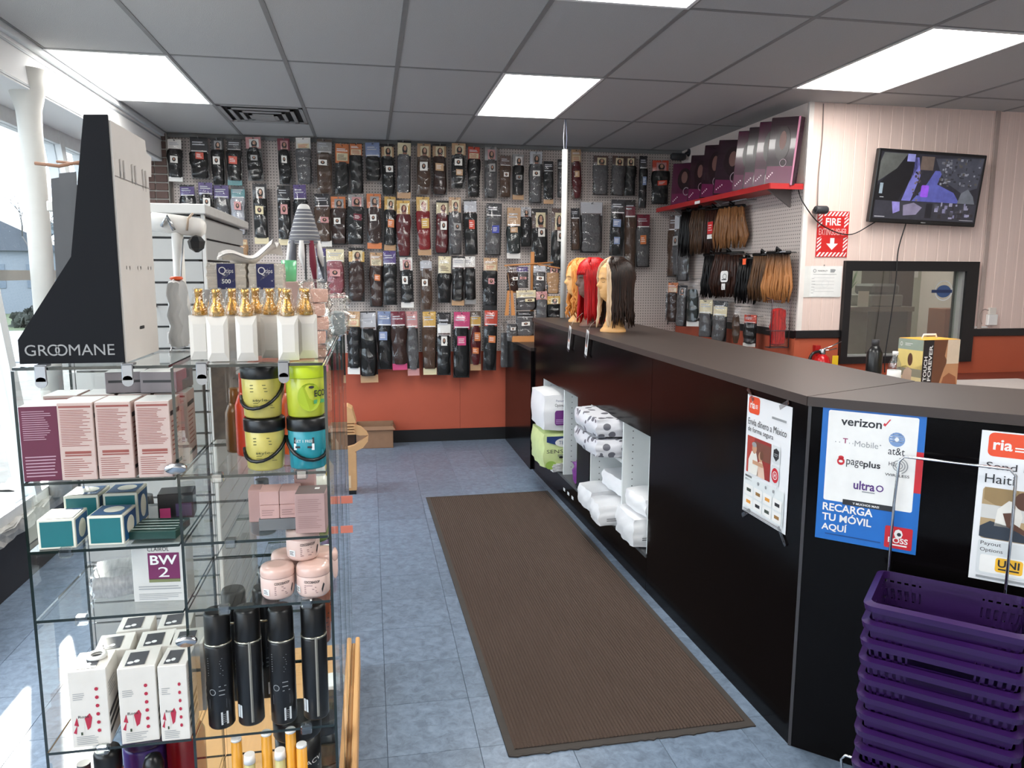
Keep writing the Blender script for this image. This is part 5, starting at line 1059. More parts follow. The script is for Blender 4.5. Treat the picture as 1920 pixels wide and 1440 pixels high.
for k, (x, y, rz, dk, lb) in enumerate(((-.326, 1.672, .1, False, 'first in the front row'), (-.268, 1.67, .12, False, 'second in the front row'), (-.184, 1.668, .14, True, 'third in the front row'), (-.368, 1.712, .05, False, 'leftmost, behind the front row'), (-.225, 1.722, .1, False, 'behind the gap of the front row'), (-.148, 1.705, .2, True, 'at the right with a dark label'), (-.303, 1.725, .1, False, 'second row, second from left'), (-.262, 1.775, .1, False, 'third row, left'), (-.205, 1.778, .1, False, 'third row, middle'), (-.158, 1.768, .1, True, 'third row, right'))):
    fizz('white faceted gift bottle with gold neck, '+lb, x+.012, y, rz, dk)
# cotton swab packs on a riser
carton('riser_box', 'plain carton riser under the cotton swab packs', 'box', -.315, 2.10, 1.388, .19, .12, .142, col((176, 172, 168), .6))
swm = mat('swab_pack', (214, 206, 196), .4, var=.3, vscale=50, stretch=(.2, 1, 4)); navy = col((38, 42, 92), .45)
def swab(label, x, first):
    t = thing('swab_pack', label, 'cotton swabs', (x, 2.09, 1.5305), .0, 'cotton swab packs'); soft(.098 if first else .088, .07, .066, 6, .18, .002, None, 44).build('swabs', swm, t)
    c = Canvas(.0006); c.rect(-.022, .0, .044, .064, navy).up().text('Q', -.018, .034, .022, WHITE, .018).text('tips', .0, .037, .014, WHITE, .018)
    if first: c.text('500', -.011, .014, .011, WHITE, .022, True)
    c.build(t, (0, -.0375, .001), *FRONT); soft(.101 if first else .091, .074, .068, 6, .18, .002, None, 44).build('wrap', cel, t)
swab('cotton swab pack with a navy label reading 500', -.358, True); swab('cotton swab pack with a navy label, right of the 500 pack', -.262, False)
t = thing('plastic_bag', 'crumpled white plastic bag on top of the cotton swabs', 'bag', (-.31, 2.10, 1.5985)); 
def bagf(u, v): return (-.07+.135*u+.02*v, -.04+.08*v, .006+.03*u*u+.02*(1-u)*(1-u)*0+.012*math.sin(7*u+3*v)+.01*math.sin(11*v))
b = MB().grid(bagf, 14, 7, None); n0 = len(b.v); b.add([(x, y, z+.004) for x, y, z in b.v[:n0]], [tuple(reversed(f)) for f in b.f[:]], None, True); b.build('film', mat('white_bag', (228, 222, 216), .35, var=.03), t)
# slat wall tower behind
slat = mat('slatwall_grey', (168, 168, 166), .5, var=.02); t = thing('slatwall_tower', 'grey slat wall merchandising tower behind the glass display', 'display', (-.83, 3.35, 0))
MB().box(-.22, .22, -.38, .55, 0, 1.78).build('core', mat('slat_core', (84, 84, 84), .7), t)
for k in range(22):
    z = .02+k*.08
    MB().box(-.235, .235, -.395, -.38, z, z+.072).build('slat', slat, t); MB().box(.22, .235, -.38, .55, z, z+.072).build('slat', slat, t)
MB().bbox(-.26, .26, -.42, .58, 1.78, 1.815, .003).build('cap', mat('tower_cap', (196, 194, 190), .5), t)
MB().box(.238, .25, -.40, -.38, 0, 1.78).build('corner_post', mat('tower_cap', (196, 194, 190), .5), t)
b = MB(); b.tube([(.07, -.395, 1.45), (.07, -.5, 1.45), (.07, -.52, 1.30), (.14, -.52, 1.30), (.14, -.395, 1.45)], .003, 5).build('wire_hook', CHROME, t)
# white T stand with clips
wp = mat('white_pipe', (226, 222, 216), .4); t = thing('jewellery_stand', 'white T shaped stand with a fat top roll and hanging clips', 'stand', (-.487, 2.13, 1.389))
MB().bbox(-.03, .09, -.04, .04, 0, .032, .003).build('foot_box', col((212, 206, 200), .5), t); MB().lathe([(.026, .032), (.022, .10), (.0145, .16), (.0145, .30)], 16, m=None).build('post', wp, t)
MB().lathe([(.012, -.075), (.024, -.07), (.0255, -.02), (.024, .05), (.014, .06)], 18, m=None, axis='x').build('top_roll', wp, t, (.01, 0, .305), (0, .12, 0))
MB().tube([(-.03, -.028, .30), (-.015, -.034, .325), (.0, -.03, .29)], .005, 6).build('clip', CHROME, t); MB().tube([(.03, -.028, .29), (.035, -.03, .32), (.04, 0, .335)], .003, 6).build('cord', mat('tan_cord', (170, 150, 130), .6), t)
MB().lathe([(.004, -.01), (.018, 0), (.022, .018), (.012, .03), (.002, .034)], 6, m=None, smooth=False).build('black_bow', blk, t, (.052, -.03, .245))
MB().tube([(.02, -.026, .27), (.012, -.03, .2), (.005, -.032, .12), (.0, -.034, .07)], .0018, 5).build('chain', STEEL, t); MB().lathe([(.002, 0), (.006, .008), (.006, .022), (.002, .03)], 8, m=None).build('red_charm', mat('red_charm', (170, 36, 36), .4), t, (-.002, -.034, .04))
t = thing('wrapped_roll', 'tall pack wrapped in clear film with an orange band behind the card display', 'pack', (-.462, 1.985, 1.389)); soft(.03, .08, .165, 6, .25, .004, None, 51).build('roll', mat('grey_wrap', (190, 190, 188), .35, bump=.6, bscale=20), t); MB().lathe([(.0125, .166), (.016, .169), (.0125, .174)], 14, m=None).build('orange_band', mat('orange_band', (232, 92, 40), .4), t)
# striped knit hat with tassels, green cup, wrapped pads, clear bag
t = thing('knit_scarf', 'grey and white striped knit hat with tassels hanging above the bottles', 'hat', (-.20, 2.55, 1.389)); b = MB(); sw_, sg_ = col((214, 210, 206), .8), col((96, 96, 102), .8)
MB().lathe([(.03, 0), (.03, .006), (.004, .008), (.004, .29)], 12, m=None).build('stand_rod', STEEL, t)
prof = [(.010, .40), (.016, .395), (.026, .37), (.036, .335), (.046, .30), (.05, .275)]
for k in range(14):
    f0, f1 = k/14, (k+.72)/14
    def at_(f): 
        q = f*(len(prof)-1); i = min(int(q), len(prof)-2); return (prof[i][0]+(prof[i+1][0]-prof[i][0])*(q-i), prof[i][1]+(prof[i+1][1]-prof[i][1])*(q-i))
    a0, a1 = at_(f0), at_(f1); b.lathe([(a0[0]*1.04, a0[1]), (a1[0]*1.06, a1[1])], 16, (0, 0), sg_ if k > 3 else sw_, 1, .6, cap=False)
b.lathe(prof, 16, (0, 0), sw_, 1, .58); b.build('striped_crown', None, t); rs = random.Random(9)
for k in range(9):
    a = -PI+2*PI*k/9; L_ = rs.uniform(.08, .16); MB().tube([(.044*math.cos(a), .026*math.sin(a), .285), (.05*math.cos(a), .03*math.sin(a), .285-L_*.5), (.052*math.cos(a)+.006, .03*math.sin(a), .285-L_)], [.008, .0115, .003], 6).build('tassel', [sw_, sg_, sw_, mat('wine_wool', (108, 24, 44), .8)][k % 4], t)
t = thing('green_cup', 'translucent green plastic cup beside the gold bottle necks', 'cup', (-.222, 2.25, 1.548)); MB().lathe([(.014, 0), (.0185, .002), (.021, .06), (.019, .06), (.0165, .006), (.004, .005)], 18, m=None, cap=False).build('cup', mat('green_plastic', (110, 196, 140), .25), t)
carton('riser_box', 'pale pink carton carrying the green cup', 'box', -.21, 2.25, 1.388, .10, .08, .16, col((206, 176, 168), .6))
t = thing('pad_bag', 'clear bag of pink sponge pads at the aisle end of the top', 'bag', (-.142, 2.06, 1.389), .1)
for k in range(4): soft(.05, .04, .034, 5, .3, .003, None, 60+k).build('sponge', mat('pink_sponge', (222, 176, 160), .8), t, (.0+.008*(k % 2), 0, .036*k))
soft(.075, .06, .165, 8, .3, .01, None, 70).build('film', cel, t)
t = thing('clear_bag', 'glossy clear bag hanging off the aisle end of the glass top', 'bag', (-.098, 2.33, 1.389), .3); soft(.06, .08, .12, 8, .35, .014, None, 71).build('film', cel, t); soft(.04, .05, .07, 6, .4, .006, None, 72).build('contents', col((150, 160, 164), .5), t)
# kraft brush display and cardboard box at the end of the aisle
kr = mat('kraft_card', (206, 160, 112), .7, var=.08); krd = mat('box_card', (138, 104, 80), .8, var=.08)
t = thing('kraft_display', 'tall kraft cardboard display with a curved side pocket by the aisle end', 'display', (-.16, 5.45, 0))
MB().box(-.05, .035, -.06, .1, .0, .03).build('foot', blk, t); MB().box(-.05, .04, -.06, .1, .03, .31).build('column', kr, t); MB().box(-.045, .0, -.064, -.06, .05, .14).build('white_panel', mat('pale_kraft', (224, 196, 160), .7), t)
MB().prism([(-.05, .31), (.03, .31), (.09, .34), (.125, .385), (.13, .43), (.09, .40), (.03, .36), (-.05, .34)], -.06, -.02, None, 'y').build('curved_lip', kr, t); MB().prism([(.03, .51), (.08, .49), (.12, .45), (.13, .43), (.07, .43), (.03, .44)], -.06, -.02, None, 'y').build('curved_lip', kr, t)
for k in range(4): MB().box(-.05, .035, -.07, .1, .44+.02*k, .452+.02*k).build('ledge', kr, t)
MB().prism([(-.05, .52), (.045, .52), (.02, .62), (-.01, .64), (-.05, .64)], -.06, .1, None, 'y').build('header', kr, t); MB().box(-.05, .03, .06, .1, .3, .53).build('back', mat('dark_inside', (60, 44, 36), .8), t)
t = thing('cardboard_box', 'open brown cardboard box on the floor by the back wall', 'box', (.02, 6.92, 0), -.03)
b = MB(); w2, d, h = .165, .085, .22
for a in ((-w2, w2, -d, -d+.005, 0, h-.02), (-w2, w2, d-.005, d, 0, h), (-w2, -w2+.005, -d, d, 0, h), (w2-.005, w2, -d, d, 0, h), (-w2, w2, -d, d, 0, .005)): b.box(*a)
b.build('carton', krd, t); MB().add([(-w2, -d, h-.02), (w2, -d, h-.02), (w2+.02, -d-.02, h-.05), (-w2+.01, -d-.02, h-.05)], [(0, 1, 2, 3)]).build('flap', krd, t); MB().add([(w2, -d, h), (w2, d, h), (w2+.025, d, h-.06), (w2+.025, -d, h-.05)], [(0, 1, 2, 3)]).build('flap', krd, t)
# ================================================================== wig heads, pole, television wall, behind the counter
def head_mesh():
    pr = [(0, .080, .080, .080), (.012, .080, .080, .080), (.03, .066, .062, .070), (.07, .051, .047, .058), (.13, .047, .042, .058), (.18, .049, .044, .066), (.198, .046, .066, .074), (.212, .050, .083, .082), (.24, .061, .090, .094), (.27, .069, .092, .104), (.30, .074, .092, .110), (.33, .077, .096, .114), (.36, .077, .097, .114), (.39, .071, .088, .104), (.415, .056, .068, .082), (.432, .034, .042, .05), (.440, .004, .005, .006)]
    def at_(z):
        for a, b in zip(pr, pr[1:]):
            if z <= b[0]: f = (z-a[0])/(b[0]-a[0]) if b[0] > a[0] else 0; f = f*f*(3-2*f) if a[0] > .02 else f; return [a[i]+(b[i]-a[i])*f for i in (1, 2, 3)]
        return list(pr[-1][1:])
    g = lambda x, s: math.exp(-(x/s)**2)
    def fn(u, v):
        z = .44*(v if v < 1 else 1); a = 2*PI*u; hw, fr, bk = at_(z); d = -math.cos(a); fb = fr if d < 0 else bk
        x, y = hw*math.sin(a), fb*d
        th = a if a < PI else a-2*PI; r = 0
        r += .024*g(th, .15)*g(z-.283, .016)+.012*g(th, .12)*g(z-.305, .02); r += .006*g(th, .7)*g(z-.332, .012); r -= .012*(g(th-.42, .2)+g(th+.42, .2))*g(z-.310, .014); r += .008*(g(th-.42, .12)+g(th+.42, .12))*g(z-.308, .007)
        r += .008*g(th, .26)*g(z-.252, .006)+.008*g(th, .22)*g(z-.240, .006)-.004*g(th, .3)*g(z-.246, .003); r += .007*g(th, .3)*g(z-.218, .012); r += .005*(g(th-.75, .25)+g(th+.75, .25))*g(z-.283, .025)
        L_ = math.hypot(x, y) or 1; return (x*(1+r/L_), y*(1+r/L_), z)
    return MB().grid(fn, 56, 72, None, True, True)
SK = (0, .010, .335)
def lock_path(ph, sweep, length, wave, out, seed, z_end=None):
    """ph: azimuth from the face (radians, signed); sweep: azimuth where it starts on the parting"""
    r = random.Random(seed); p = []; k1 = r.random()*6
    for i in range(7):
        f = i/6; e = f*PI/2*1.02; a = sweep+(ph-sweep)*min(1, f*1.3); rx, ry, rz = .092, .122, .120
        p.append(Vector((rx*math.sin(e)*math.sin(a), SK[1]-ry*math.sin(e)*math.cos(a), SK[2]+rz*math.cos(e))))
    a = ph
    for i in range(1, 9):
        f = i/8; z = SK[2]-length*f; k = 1+out*f-.10*math.sin(PI*f)
        w_ = wave*f; x = .092*k*math.sin(a)+w_*math.sin(9*f*PI/2*1.6+k1); y = SK[1]-.122*k*math.cos(a)*(.95)+w_*math.cos(8*f*PI/2*1.5+k1); p.append(Vector((x, y, z)))
    return p
def wig(label, loc, rz, skinrgb, hm, streak, length, wave, open_, seed, bangs=False, scale=1.0, lips=None):
    t = thing('wig_display', label, 'wig', loc, rz, 'wig heads on the counter'); t.scale = (scale,)*3
    hd = head_mesh().build('mannequin_head', mat('mannequin_%d' % skinrgb[0], skinrgb, .45, var=.02), t)
    if lips: 
        b = MB(); b.lathe([(.001, -.006), (.010, -.003), (.010, .003), (.001, .006)], 10, (0, 0), None, 1, .35, axis='x'); 
    r = random.Random(seed); main, st_ = MB(), MB(); N = 64
    for i in range(N):
        f = i/(N-1); ph = open_+(2*PI-2*open_)*f; ph = ph if ph <= PI else ph-2*PI; sgn = 1 if ph >= 0 else -1
        frontal = abs(ph) < open_+.45; sw = sgn*(.12 if frontal else abs(ph)*.75); first = abs(ph) < open_+.2; L_ = length*r.uniform(.88, 1.04)
        p = lock_path(ph, sw, L_, wave, r.uniform(.0, .16), seed*100+i); rad = [.004]+[.0125]*6+[.0135]*4+[.0125, .0105, .008, .003]
        tgt = st_ if (streak and first) else main
        tgt.tube(p, rad[:len(p)], 6, None, .55, upv=(math.sin(ph), -math.cos(ph), .2))
    cap = MB(); cap.grid(lambda u, v: (.088*math.sin(v*1.35)*math.sin(open_*.9+(2*PI-1.8*open_)*u), SK[1]-.117*math.sin(v*1.35)*math.cos(open_*.9+(2*PI-1.8*open_)*u), SK[2]+.117*math.cos(v*1.35)), 24, 8, None)
    n0 = len(main.v); main.add(cap.v, cap.f, None, True)
    if bangs:
        for i in range(14):
            ph = -open_+2*open_*i/13; p = []
            for k in range(8): e = .25+1.15*k/7; p.append(Vector((.094*math.sin(e)*math.sin(ph*.9+.25*(k/7)), SK[1]-.126*math.sin(e)*math.cos(ph*.9), SK[2]+.122*math.cos(e)-.012*(k/7))))
            main.tube(p, [.006, .012, .013, .013, .012, .011, .008, .003], 6, None, .5, upv=(math.sin(ph), -math.cos(ph), .3))
    hr = main.build('hair', hm, t)
    if streak: under(st_.build('front_streak', streak, t), hr)
    # closed painted eyes and brows
    c = MB()
    for s in (-1, 1):
        c.tube([(s*.018, -.094, .306), (s*.030, -.0925, .3035), (s*.043, -.085, .307)], .0012, 5); c.tube([(s*.016, -.099, .326), (s*.030, -.097, .331), (s*.046, -.089, .327)], .0014, 5)
    under(c.build('brows', col((60, 40, 30), .6), t), hd); return t
wig('golden blonde wavy wig with dark roots on a pale mannequin head, behind the red wig', (1.50, 5.36, 1.2265), math.radians(-88), (222, 170, 110), hairmat('wig_blonde', (170, 92, 34), (232, 164, 84), .35, .37, .46, (70, 42, 22)) if False else hairmat('wig_blonde', (176, 98, 36), (236, 168, 88), .35), None, .31, .016, .78, 3)
wig('bright red straight wig on a dark mannequin head between two other wigs', (1.475, 4.97, 1.2228), math.radians(-86), (112, 78, 64), hairmat('wig_red', (140, 8, 12), (206, 22, 24), .35), None, .31, .0, .80, 4, True)
wig('dark brown wig with a blonde front streak on a tan mannequin head, nearest', (1.485, 4.53, 1.2185), math.radians(-80), (214, 164, 104), hairmat('wig_dark', (15, 9, 7), (54, 36, 28), .33), hairmat('wig_streak', (180, 146, 112), (226, 200, 168), .35), .30, .004, .80, 5)
# price tags of the wigs hanging over the counter edge
for s, a, lb in ((2.68, .28, 'white wig price tag over the counter edge, farther one'), (2.30, .24, 'white wig price tag over the counter edge, nearer one')):
    p = CO+CEv*s-CNv*.016; t = thing('price_tag', lb, 'price tag', (p.x, p.y, 1.085), math.atan2(-CEv.y, -CEv.x), 'wig price tags'); t.rotation_euler.y = a
    MB().box(-.022, .022, -.001, .001, 0, .155).build('card', col((228, 226, 224), .4), t); c = Canvas(.0006); c.ell(-.007, .10, .008, .042, col((70, 60, 60)), 12).ell(.009, .10, .008, .042, col((70, 60, 60)), 12).rect(-.016, .05, .032, .016, col((206, 150, 130))).rect(.004, .018, .01, .022, ink).rect(-.022, -.018, .044, .018, ink); c.build(t, (0, -.0012, 0), *FRONT)
    MB().tube([(0, 0, .15), (-.01, .02, .19), (-.02, .08, .24)], .0008, 4).build('string', col((200, 196, 190), .6), t)
# white pole with cables up to the ceiling
t = thing('cable_pole', 'slim white cable pole standing on the counter with wires into the ceiling', 'pole', (1.485, 5.79, 1.2315)); MB().lathe([(.022, 0), (.022, 1.275)], 16, m=None).build('pole', mat('pole_white', (206, 204, 200), .5), t)
for k, dx in enumerate((-.006, .006)): MB().tube([(dx, 0, 1.25), (dx*2.2, 0, 1.36), (dx*.6-.002, 0, 1.496)], .003, 6).build('cable', [col((196, 198, 206), .5), col((120, 126, 150), .5)][k], t)

# ---- television
t = thing('television', 'black wall television showing the camera feed', 'television', (3.825, 4.80, 2.17), 0); t.rotation_euler = (math.radians(5), math.radians(1.6), 0)
MB().bbox(-.42, .42, -.02, .02, -.245, .245, .005).build('body', mat('tv_black', (20, 20, 22), .35), t); MB().bbox(-.2, .2, .02, .055, -.16, .12, .01).build('back_bulge', M['tv_black'], t)
sc = lambda rgb: mat('screen_%d_%d_%d' % rgb, rgb, .3, emit=.55, var=.25, vscale=22)
c = Canvas(.0003); c.rect(-.40, -.215, .80, .44, sc((34, 34, 42))).up()
c.poly([(-.40, -.1), (-.40, .0), (-.22, .2), (-.14, .225), (-.10, .15), (-.23, -.1)], sc((18, 18, 22))).poly([(-.20, -.09), (-.14, .1), (-.14, .2), (-.11, .2), (-.08, .08), (-.13, -.09)], sc((96, 96, 160))).poly([(-.12, -.09), (-.02, .03), (.03, .12), (.09, .12), (.06, .03), (.2, -.02), (.26, -.09)], sc((74, 78, 142))).up()
c.poly([(-.38, .22), (-.2, .22), (-.27, .12), (-.40, .03), (-.40, .16)], sc((74, 76, 74))).poly([(.02, .2), (.4, .22), (.38, .02), (.26, -.02), (.12, .05), (.06, .13)], sc((58, 60, 70))).rect(-.09, .12, .1, .09, sc((86, 74, 68))).rect(-.20, .17, .06, .05, sc((116, 118, 170))).up()
rs = random.Random(21)
for k in range(70): x, y = rs.uniform(.06, .37), rs.uniform(.02, .2); c.rect(x, y, rs.uniform(.006, .025), rs.uniform(.006, .02), sc(rs.choice([(96, 98, 106), (36, 36, 42), (70, 66, 62), (120, 122, 132)])))
for k in range(24): x, y = rs.uniform(-.13, -.08), rs.uniform(-.09, .1); c.rect(x, y, .014, .012, sc(rs.choice([(60, 54, 56), (96, 86, 86), (30, 30, 36)])))
c.rrect(-.06, -.06, .06, .08, .01, sc((126, 72, 190))).rect(-.38, -.05, .025, .07, sc((126, 140, 150))).poly([(.24, -.09), (.26, -.02), (.31, .01), (.36, -.04), (.38, -.09)], sc((88, 92, 100))).up()
c.rect(-.40, -.215, .8, .12, sc((44, 44, 52))).up().poly([(-.27, -.1), (-.21, -.1), (-.20, -.16), (-.25, -.18)], sc((120, 112, 170))).poly([(-.18, -.12), (-.1, -.1), (-.03, -.13), (-.07, -.18), (-.17, -.19)], sc((110, 104, 126))).rect(.0, -.2, .05, .1, sc((24, 24, 30)))
for k in range(40): x, y = rs.uniform(.06, .36), rs.uniform(-.2, -.11); c.rect(x, y, rs.uniform(.01, .03), rs.uniform(.008, .03), sc(rs.choice([(106, 104, 130), (60, 60, 66), (40, 36, 40), (130, 128, 150)])))
c.rect(-.39, -.205, .08, .004, sc((170, 170, 176))).rect(.28, -.205, .11, .003, sc((150, 150, 156))).rect(-.37, -.075, .03, .004, sc((170, 170, 176))); under(c.build(t, (0, -.0206, 0), *FRONT, 'screen'), kid(t, 'body'))
MB().box(-.018, .018, -.0215, -.0205, -.235, -.229).build('badge', col((150, 150, 150), .4), t)
t2 = thing('tv_bracket', 'black wall bracket hidden behind the television', 'bracket', (3.825, YR-.012, 2.17)); MB().bbox(-.08, .08, -.03, .0, -.1, .1, .004).build('plate', blk, t2)
def cable(name, label, pts, r=.004, m=None):
    o = MB().tube(pts, r, 6).build(name, m or col((24, 23, 24), .5)); return tag(o, label, 'cable')
def smooth(pts, n=6):
    P = [Vector(p) for p in pts]; P = [P[0]]+P+[P[-1]]; o = []
    for i in range(1, len(P)-2):
        for k in range(n):
            f = k/n; a, b, c_, d = P[i-1], P[i], P[i+1], P[i+2]; o.append(.5*((2*b)+(-a+c_)*f+(2*a-5*b+4*c_-d)*f*f+(-a+3*b-3*c_+d)*f**3))
    return o+[P[-2]]
cable('cable', 'black cable drooping from the red shelf to the television', smooth([(XR-.02, 4.93, 2.15), (2.93, 4.86, 2.06), (3.06, 4.85, 1.92), (3.28, 4.855, 1.85), (3.44, 4.84, 1.92), (3.55, 4.82, 2.0)]))
cable('cable', 'thin black cable from the television down across the office window', smooth([(3.70, 4.82, 1.93), (3.675, 4.845, 1.75), (3.67, 4.84, 1.55), (3.655, 4.84, 1.3), (3.63, 4.84, 1.0), (3.63, 4.83, .88)]))
cable('cable', 'thin wire running from the ceiling down to the small camera', smooth([(3.045, YR-.006, CEIL-.01), (3.05, YR-.008, 2.5), (3.04, YR-.008, 2.25), (3.043, YR-.012, 2.04)]), .003, col((120, 108, 102), .6))
t = thing('security_camera', 'small black camera on the cream wall above the fire sign', 'camera', (3.03, 4.80, 2.01)); MB().lathe([(.024, -.045), (.028, -.035), (.028, .035), (.022, .045)], 16, m=None, axis='x').build('barrel', DGREY, t); MB().lathe([(.02, .03), (.02, .075)], 12, m=None, axis='y').build('mount', DGREY, t); MB().lathe([(.014, -.05), (.016, -.045)], 12, m=None, axis='x').build('lens', BLACK, t)
# ---- fire extinguisher sign
t = thing('fire_sign', 'red and white striped fire extinguisher sign', 'sign', (3.055, YR-.004, 1.697)); MB().box(0, .24, -.002, .003, 0, .312).build('plate', col((206, 38, 36), .4), t); c = Canvas(.0005)
def diag(x0, x1, z0, z1, n):
    """diagonal white stripes clipped to a band"""
    vertical = (z1-z0) > (x1-x0)
    for k in range(n):
        if vertical: q = (z1-z0)/n; a = z0+k*q; s_ = x1-x0; c.poly([(x0, a), (x1, min(z1, a+s_*.9)), (x1, min(z1, a+s_*.9+q*.5)), (x0, min(z1, a+q*.5))], WHITE)
        else: q = (x1-x0)/n; a = x0+k*q; s_ = z1-z0; c.poly([(a, z0), (min(x1, a+q*.5), z0), (min(x1, a+q*.5+s_*.8), z1), (min(x1, a+s_*.8), z1)], WHITE)
diag(.004, .236, .004, .032, 8); diag(.045, .236, .28, .308, 7); diag(.004, .036, .036, .14, 4); diag(.204, .236, .036, .14, 4); diag(.004, .036, .20, .30, 4); diag(.204, .236, .20, .28, 3)
c.text('FIRE', .062, .216, .05, WHITE, .115, True).text('EXTINGUISHER', .014, .150, .045, col((240, 200, 196), .5), .212); c.poly([(.12, .048), (.165, .092), (.136, .092), (.136, .13), (.104, .13), (.104, .092), (.075, .092)], WHITE); c.build(t, (0, -.0022, 0), *FRONT)
# ---- notices
t = thing('notice', 'white printed notices pinned beside the office window', 'notice', (2.955, YR-.004, 1.418)); MB().box(0, .305, -.0015, .0, .0, .215).build('sheet', col((226, 226, 222), .5), t); MB().box(.07, .312, -.003, -.002, .004, .217).build('sheet', col((234, 234, 232), .5), t)
c = Canvas(.0004); c.ring(.10, .183, .008, .012, midg).text('MUNICIPALITY', .125, .178, .010, ink, .075).poly([(.22, .172), (.25, .172), (.262, .19), (.25, .195), (.22, .195)], midg).lines(.09, .155, .18, .008, 1, midg, .3, 0).ring(.185, .095, .026, .028, pale); [c.rect(.095, .135-.024*i, .16, .0012, midg) for i in range(5)]; c.lines(.08, .02, .03, .12, 6, midg, .12); c.build(t, (0, -.0034, 0), *FRONT)
MB().lathe([(.004, -.006), (.004, 0)], 8, m=None, axis='y').build('pin', STEEL, t, (.17, -.002, .222))
# ---- small white wall device with its wire
t = thing('wall_device', 'small white thermostat box with a looped wire on the cream wall', 'thermostat', (4.505, YR-.002, 1.19)); MB().bbox(-.04, .04, -.03, 0, .02, .10, .004).build('lower_box', WHITE, t); MB().bbox(-.03, .03, -.022, 0, .10, .15, .004).build('upper_box', col((222, 214, 206), .5), t); MB().tube(smooth([(-.03, -.01, .13), (-.07, -.01, .135), (-.10, -.008, .09), (-.075, -.01, .03)]), .003, 6).build('wire', col((150, 132, 124), .5), t); MB().box(-.13, -.02, -.005, 0, .0, .012).build('clip', WHITE, t)
# ---- fire extinguisher
t = thing('fire_extinguisher', 'red fire extinguisher with a yellow tag below the notices', 'extinguisher', (3.10, 4.79, .62), 0); MB().lathe([(.05, 0), (.058, .01), (.058, .34), (.045, .385), (.02, .405)], 20, m=None).build('cylinder', mat('extinguisher_red', (186, 24, 28), .25), t)
MB().lathe([(.018, .40), (.02, .405), (.02, .44)], 12, m=None).build('valve', STEEL, t); MB().tube([(-.03, 0, .43), (.06, -.01, .46), (.13, -.015, .495)], .008, 6, None, .6).build('lever', CHROME, t); MB().tube([(-.02, 0, .43), (.05, -.01, .435), (.10, -.015, .445)], .007, 6, None, .6).build('lever', CHROME, t)
MB().tube(smooth([(-.02, 0, .425), (-.09, -.01, .40), (-.105, -.01, .28), (-.07, -.02, .12)]), .011, 8).build('hose', blk, t); MB().bbox(.04, .085, -.062, -.058, .29, .40, .001).build('yellow_tag', mat('yellow_tag', (238, 196, 40), .4), t); MB().box(-.02, .02, .055, .088, .2, .46).build('wall_hook', mat('hook_red', (170, 24, 26), .4), t)
# ---- goods behind the counter
dk = mat('dark_desk', (72, 40, 34), .4, var=.1); t = thing('work_desk', 'low work desk behind the counter', 'desk', (2.95, 3.62, 0)); MB().bbox(-.6, .95, -.42, .35, .925, .95, .003).build('desk_top', mat('desk_grey', (176, 168, 164), .4), t)
for x in (-.58, .93): MB().box(x-.02, x+.02, -.4, .33, 0, .925).build('side_panel', dk, t)
t = thing('wall_cabinet', 'reddish brown low cabinet along the office wall', 'cabinet', (4.3, 4.62, 0)); MB().bbox(-1.0, 1.2, -.2, .24, .83, .86, .003).build('top', mat('cabinet_top', (112, 52, 40), .35), t); MB().box(-.98, 1.18, -.18, .24, 0, .83).build('body', mat('cabinet_body', (84, 38, 32), .45), t)
cable('cable', 'black cable loop lying on the desk behind the counter', smooth([(3.2, 3.35, .955), (3.5, 3.40, .957), (3.7, 3.34, .957), (3.85, 3.3, .957)]), .005)
t = thing('gift_box', 'printed tan carton with a white handle on its yellow top, behind the counter', 'box', (2.96, 3.60, .951), math.radians(6))
w2, d, h = .24, .17, .285; MB().bbox(-w2/2, w2/2, -d/2, d/2, 0, h, .002).build('carton', mat('carton_tan', (206, 176, 136), .4), t); MB().box(-w2/2+.002, w2/2-.002, -d/2+.002, d/2-.002, h, h+.002).build('yellow_top', mat('carton_yellow', (234, 176, 60), .4), t)
MB().tube([(-.05, 0, h), (-.04, 0, h+.022), (.04, 0, h+.022), (.05, 0, h)], .006, 6, None, .5).build('handle', WHITE, t)
c = Canvas(.0004); c.rect(0, 0, w2, h, col((214, 196, 146), .4)).up().rect(0, h*.45, w2, h*.35, col((226, 202, 128), .4)).rect(0, h*.8, w2, h*.2, col((150, 160, 146), .4)).poly([(0, h*.3), (0, h*.42), (w2*.35, h*.5), (w2*.6, h*.45), (w2, h*.55), (w2, h*.3)], col((136, 130, 112), .4)).up().ell(w2*.52, h*.62, w2*.1, h*.12, col((92, 60, 44), .4)).poly([(w2*.1, 0), (w2*.3, h*.4), (w2*.45, h*.48), (w2*.62, h*.42), (w2*.6, 0)], col((188, 160, 140), .4)).ring(w2*.13, h*.9, .008, .011, WHITE).lines(w2*.28, h*.87, w2*.3, h*.06, 2, WHITE, .3); c.b.v = [(x*d/w2, y, z) for x, y, z in c.b.v]; c.build(t, (-w2/2-.0003, d/2, 0), (0, -1, 0), (0, 0, 1))
d, w2 = w2, d; c = Canvas(.0004); c.rect(0, 0, d, h, col((196, 142, 100), .4)).up().rect(0, 0, d*.28, h, col((34, 28, 28), .4)).poly([(d*.28, h), (d*.66, h), (d*.6, h*.7), (d*.68, h*.6), (d*.6, h*.45), (d*.5, h*.2), (d*.28, 0)], col((110, 66, 40), .4)).rect(d*.66, h*.55, d*.34, h*.45, col((224, 202, 176), .4)).poly([(d*.5, 0), (d*.6, h*.3), (d*.75, h*.38), (d*.95, h*.3), (d, 0)], col((150, 88, 56), .4)).up().text('TOUCH', d*.13, h*.24, .022, WHITE, .13, True, PI/2).text('FOREVER', d*.25, h*.24, .022, WHITE, .19, True, PI/2); c.build(t, (-d/2, -w2/2-.0003, 0), *FRONT)
